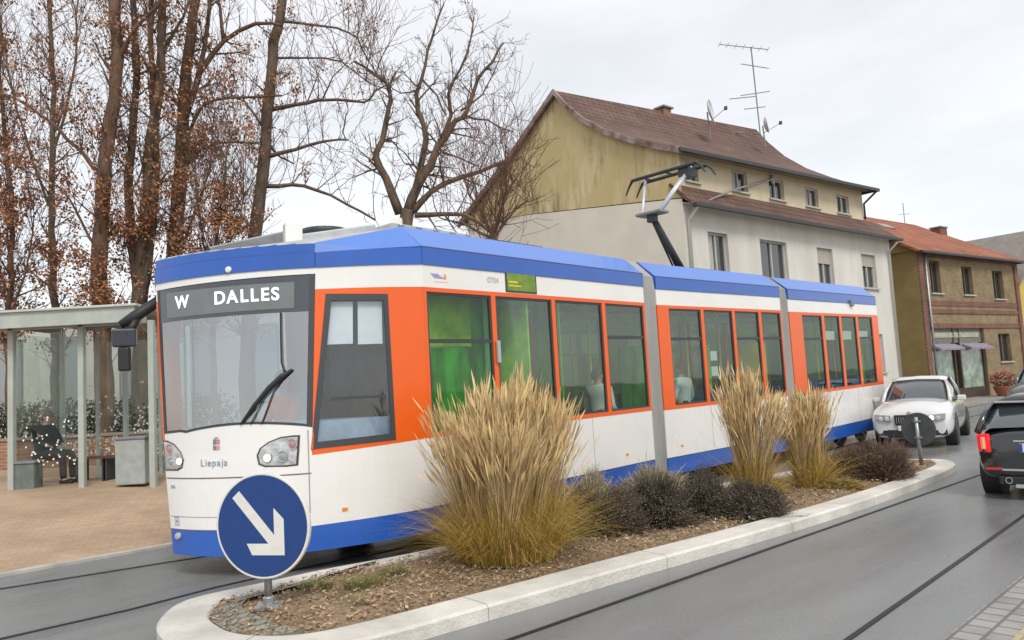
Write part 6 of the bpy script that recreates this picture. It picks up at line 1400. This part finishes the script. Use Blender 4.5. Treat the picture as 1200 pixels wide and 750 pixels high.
# grey car beyond
gc_p = mat('grey_car_paint', (.09, .095, .10), .25, coat=1)
gc = car('grey_car', 'dark grey car mostly hidden beyond the black hatchback, right edge', gc_p, None, None, S1, C1, W=.9)
cbox(gc, 'licence_plate', (2.345, 0, .42), (.02, .5, .11), mat('plate_white', (.68, .68, .66), .4), .004)
for s in (1, -1): cbox(gc, 'headlight', (2.12, s * .62, .62), (.2, .34, .1), M_lens, .02)
g3 = gp(1232, 487); place(gc, (g3.x + 1.2, g3.y + 1.6, .004), R(228))
# small roadside box and dark bin by the house corner behind the white car
q = gp(1060, 475); q = BB(-.6, -.7, .1); root = empty('utility_cabinet', q, 'small ochre utility cabinet at the foot of the ochre side wall', 'cabinet'); b = MB(); b.box(q + Vector((0, 0, .5)), (.6, .35, 1.0), mat('cabinet_ochre', (.36, .29, .13), .6, var=.1)); b.build('cabinet_body', root, bevel=.02); b = MB(); b.box(q + Vector((0, 0, 1.02)), (.66, .41, .06), M_mid); b.build('lid', root)

# ================================================================== LIGHT, SKY, CAMERA
EL, AZ = R(48), R(-72)              # sun seen through the cloud, from the right behind the viewer
w = bpy.data.worlds.new('World'); sc.world = w; w.use_nodes = True; nt = w.node_tree; N, L = nt.nodes, nt.links
bg = N['Background']; sky = N.new('ShaderNodeTexSky'); sky.sky_type = 'NISHITA'; sky.sun_disc = False; sky.sun_elevation = EL
sun_dir = Vector((math.cos(EL) * math.cos(AZ), math.cos(EL) * math.sin(AZ), math.sin(EL)))
sky.sun_rotation = math.atan2(sun_dir.x, sun_dir.y)
bg.inputs['Strength'].default_value = .03; L.new(sky.outputs[0], bg.inputs[0])
tc = N.new('ShaderNodeTexCoord'); mp = N.new('ShaderNodeMapping'); mp.inputs['Scale'].default_value = (1, 1, 3.2); L.new(tc.outputs['Generated'], mp.inputs[0])
nz = N.new('ShaderNodeTexNoise'); nz.inputs['Scale'].default_value = 1.9; nz.inputs['Detail'].default_value = 7; nz.inputs['Roughness'].default_value = .55; nz.inputs['Distortion'].default_value = .4; L.new(mp.outputs[0], nz.inputs['Vector'])
cr = N.new('ShaderNodeValToRGB'); L.new(nz.outputs['Fac'], cr.inputs[0]); cr.color_ramp.elements[0].position = .34; cr.color_ramp.elements[0].color = (.72, .715, .71, 1); cr.color_ramp.elements[1].position = .62; cr.color_ramp.elements[1].color = (.90, .885, .86, 1)
bg2 = N.new('ShaderNodeBackground'); L.new(cr.outputs[0], bg2.inputs[0]); bg2.inputs['Strength'].default_value = .68
ad = N.new('ShaderNodeAddShader'); L.new(bg.outputs[0], ad.inputs[0]); L.new(bg2.outputs[0], ad.inputs[1]); L.new(ad.outputs[0], N['World Output'].inputs[0])
sl = bpy.data.lights.new('sun', 'SUN'); sl.energy = 1.5; sl.angle = R(20); sl.color = (1, .96, .90); so = bpy.data.objects.new('sun', sl); col.objects.link(so); so.rotation_euler = (-sun_dir).to_track_quat('-Z', 'Y').to_euler()
cam = bpy.data.cameras.new('camera'); cam.sensor_width = 36; cam.lens = 36 * F / 1200; cam.clip_end = 2000; cam.clip_start = .05
co = bpy.data.objects.new('camera', cam); col.objects.link(co)
Mx = Matrix((( _r.x, _u.x, -_f.x, CE.x), (_r.y, _u.y, -_f.y, CE.y), (_r.z, _u.z, -_f.z, CE.z), (0, 0, 0, 1))); co.matrix_world = Mx
sc.camera = co
sc.view_settings.view_transform = 'Standard'; sc.view_settings.look = 'None'; sc.view_settings.exposure = .56; sc.view_settings.gamma = 1
sc.render.engine = 'CYCLES'
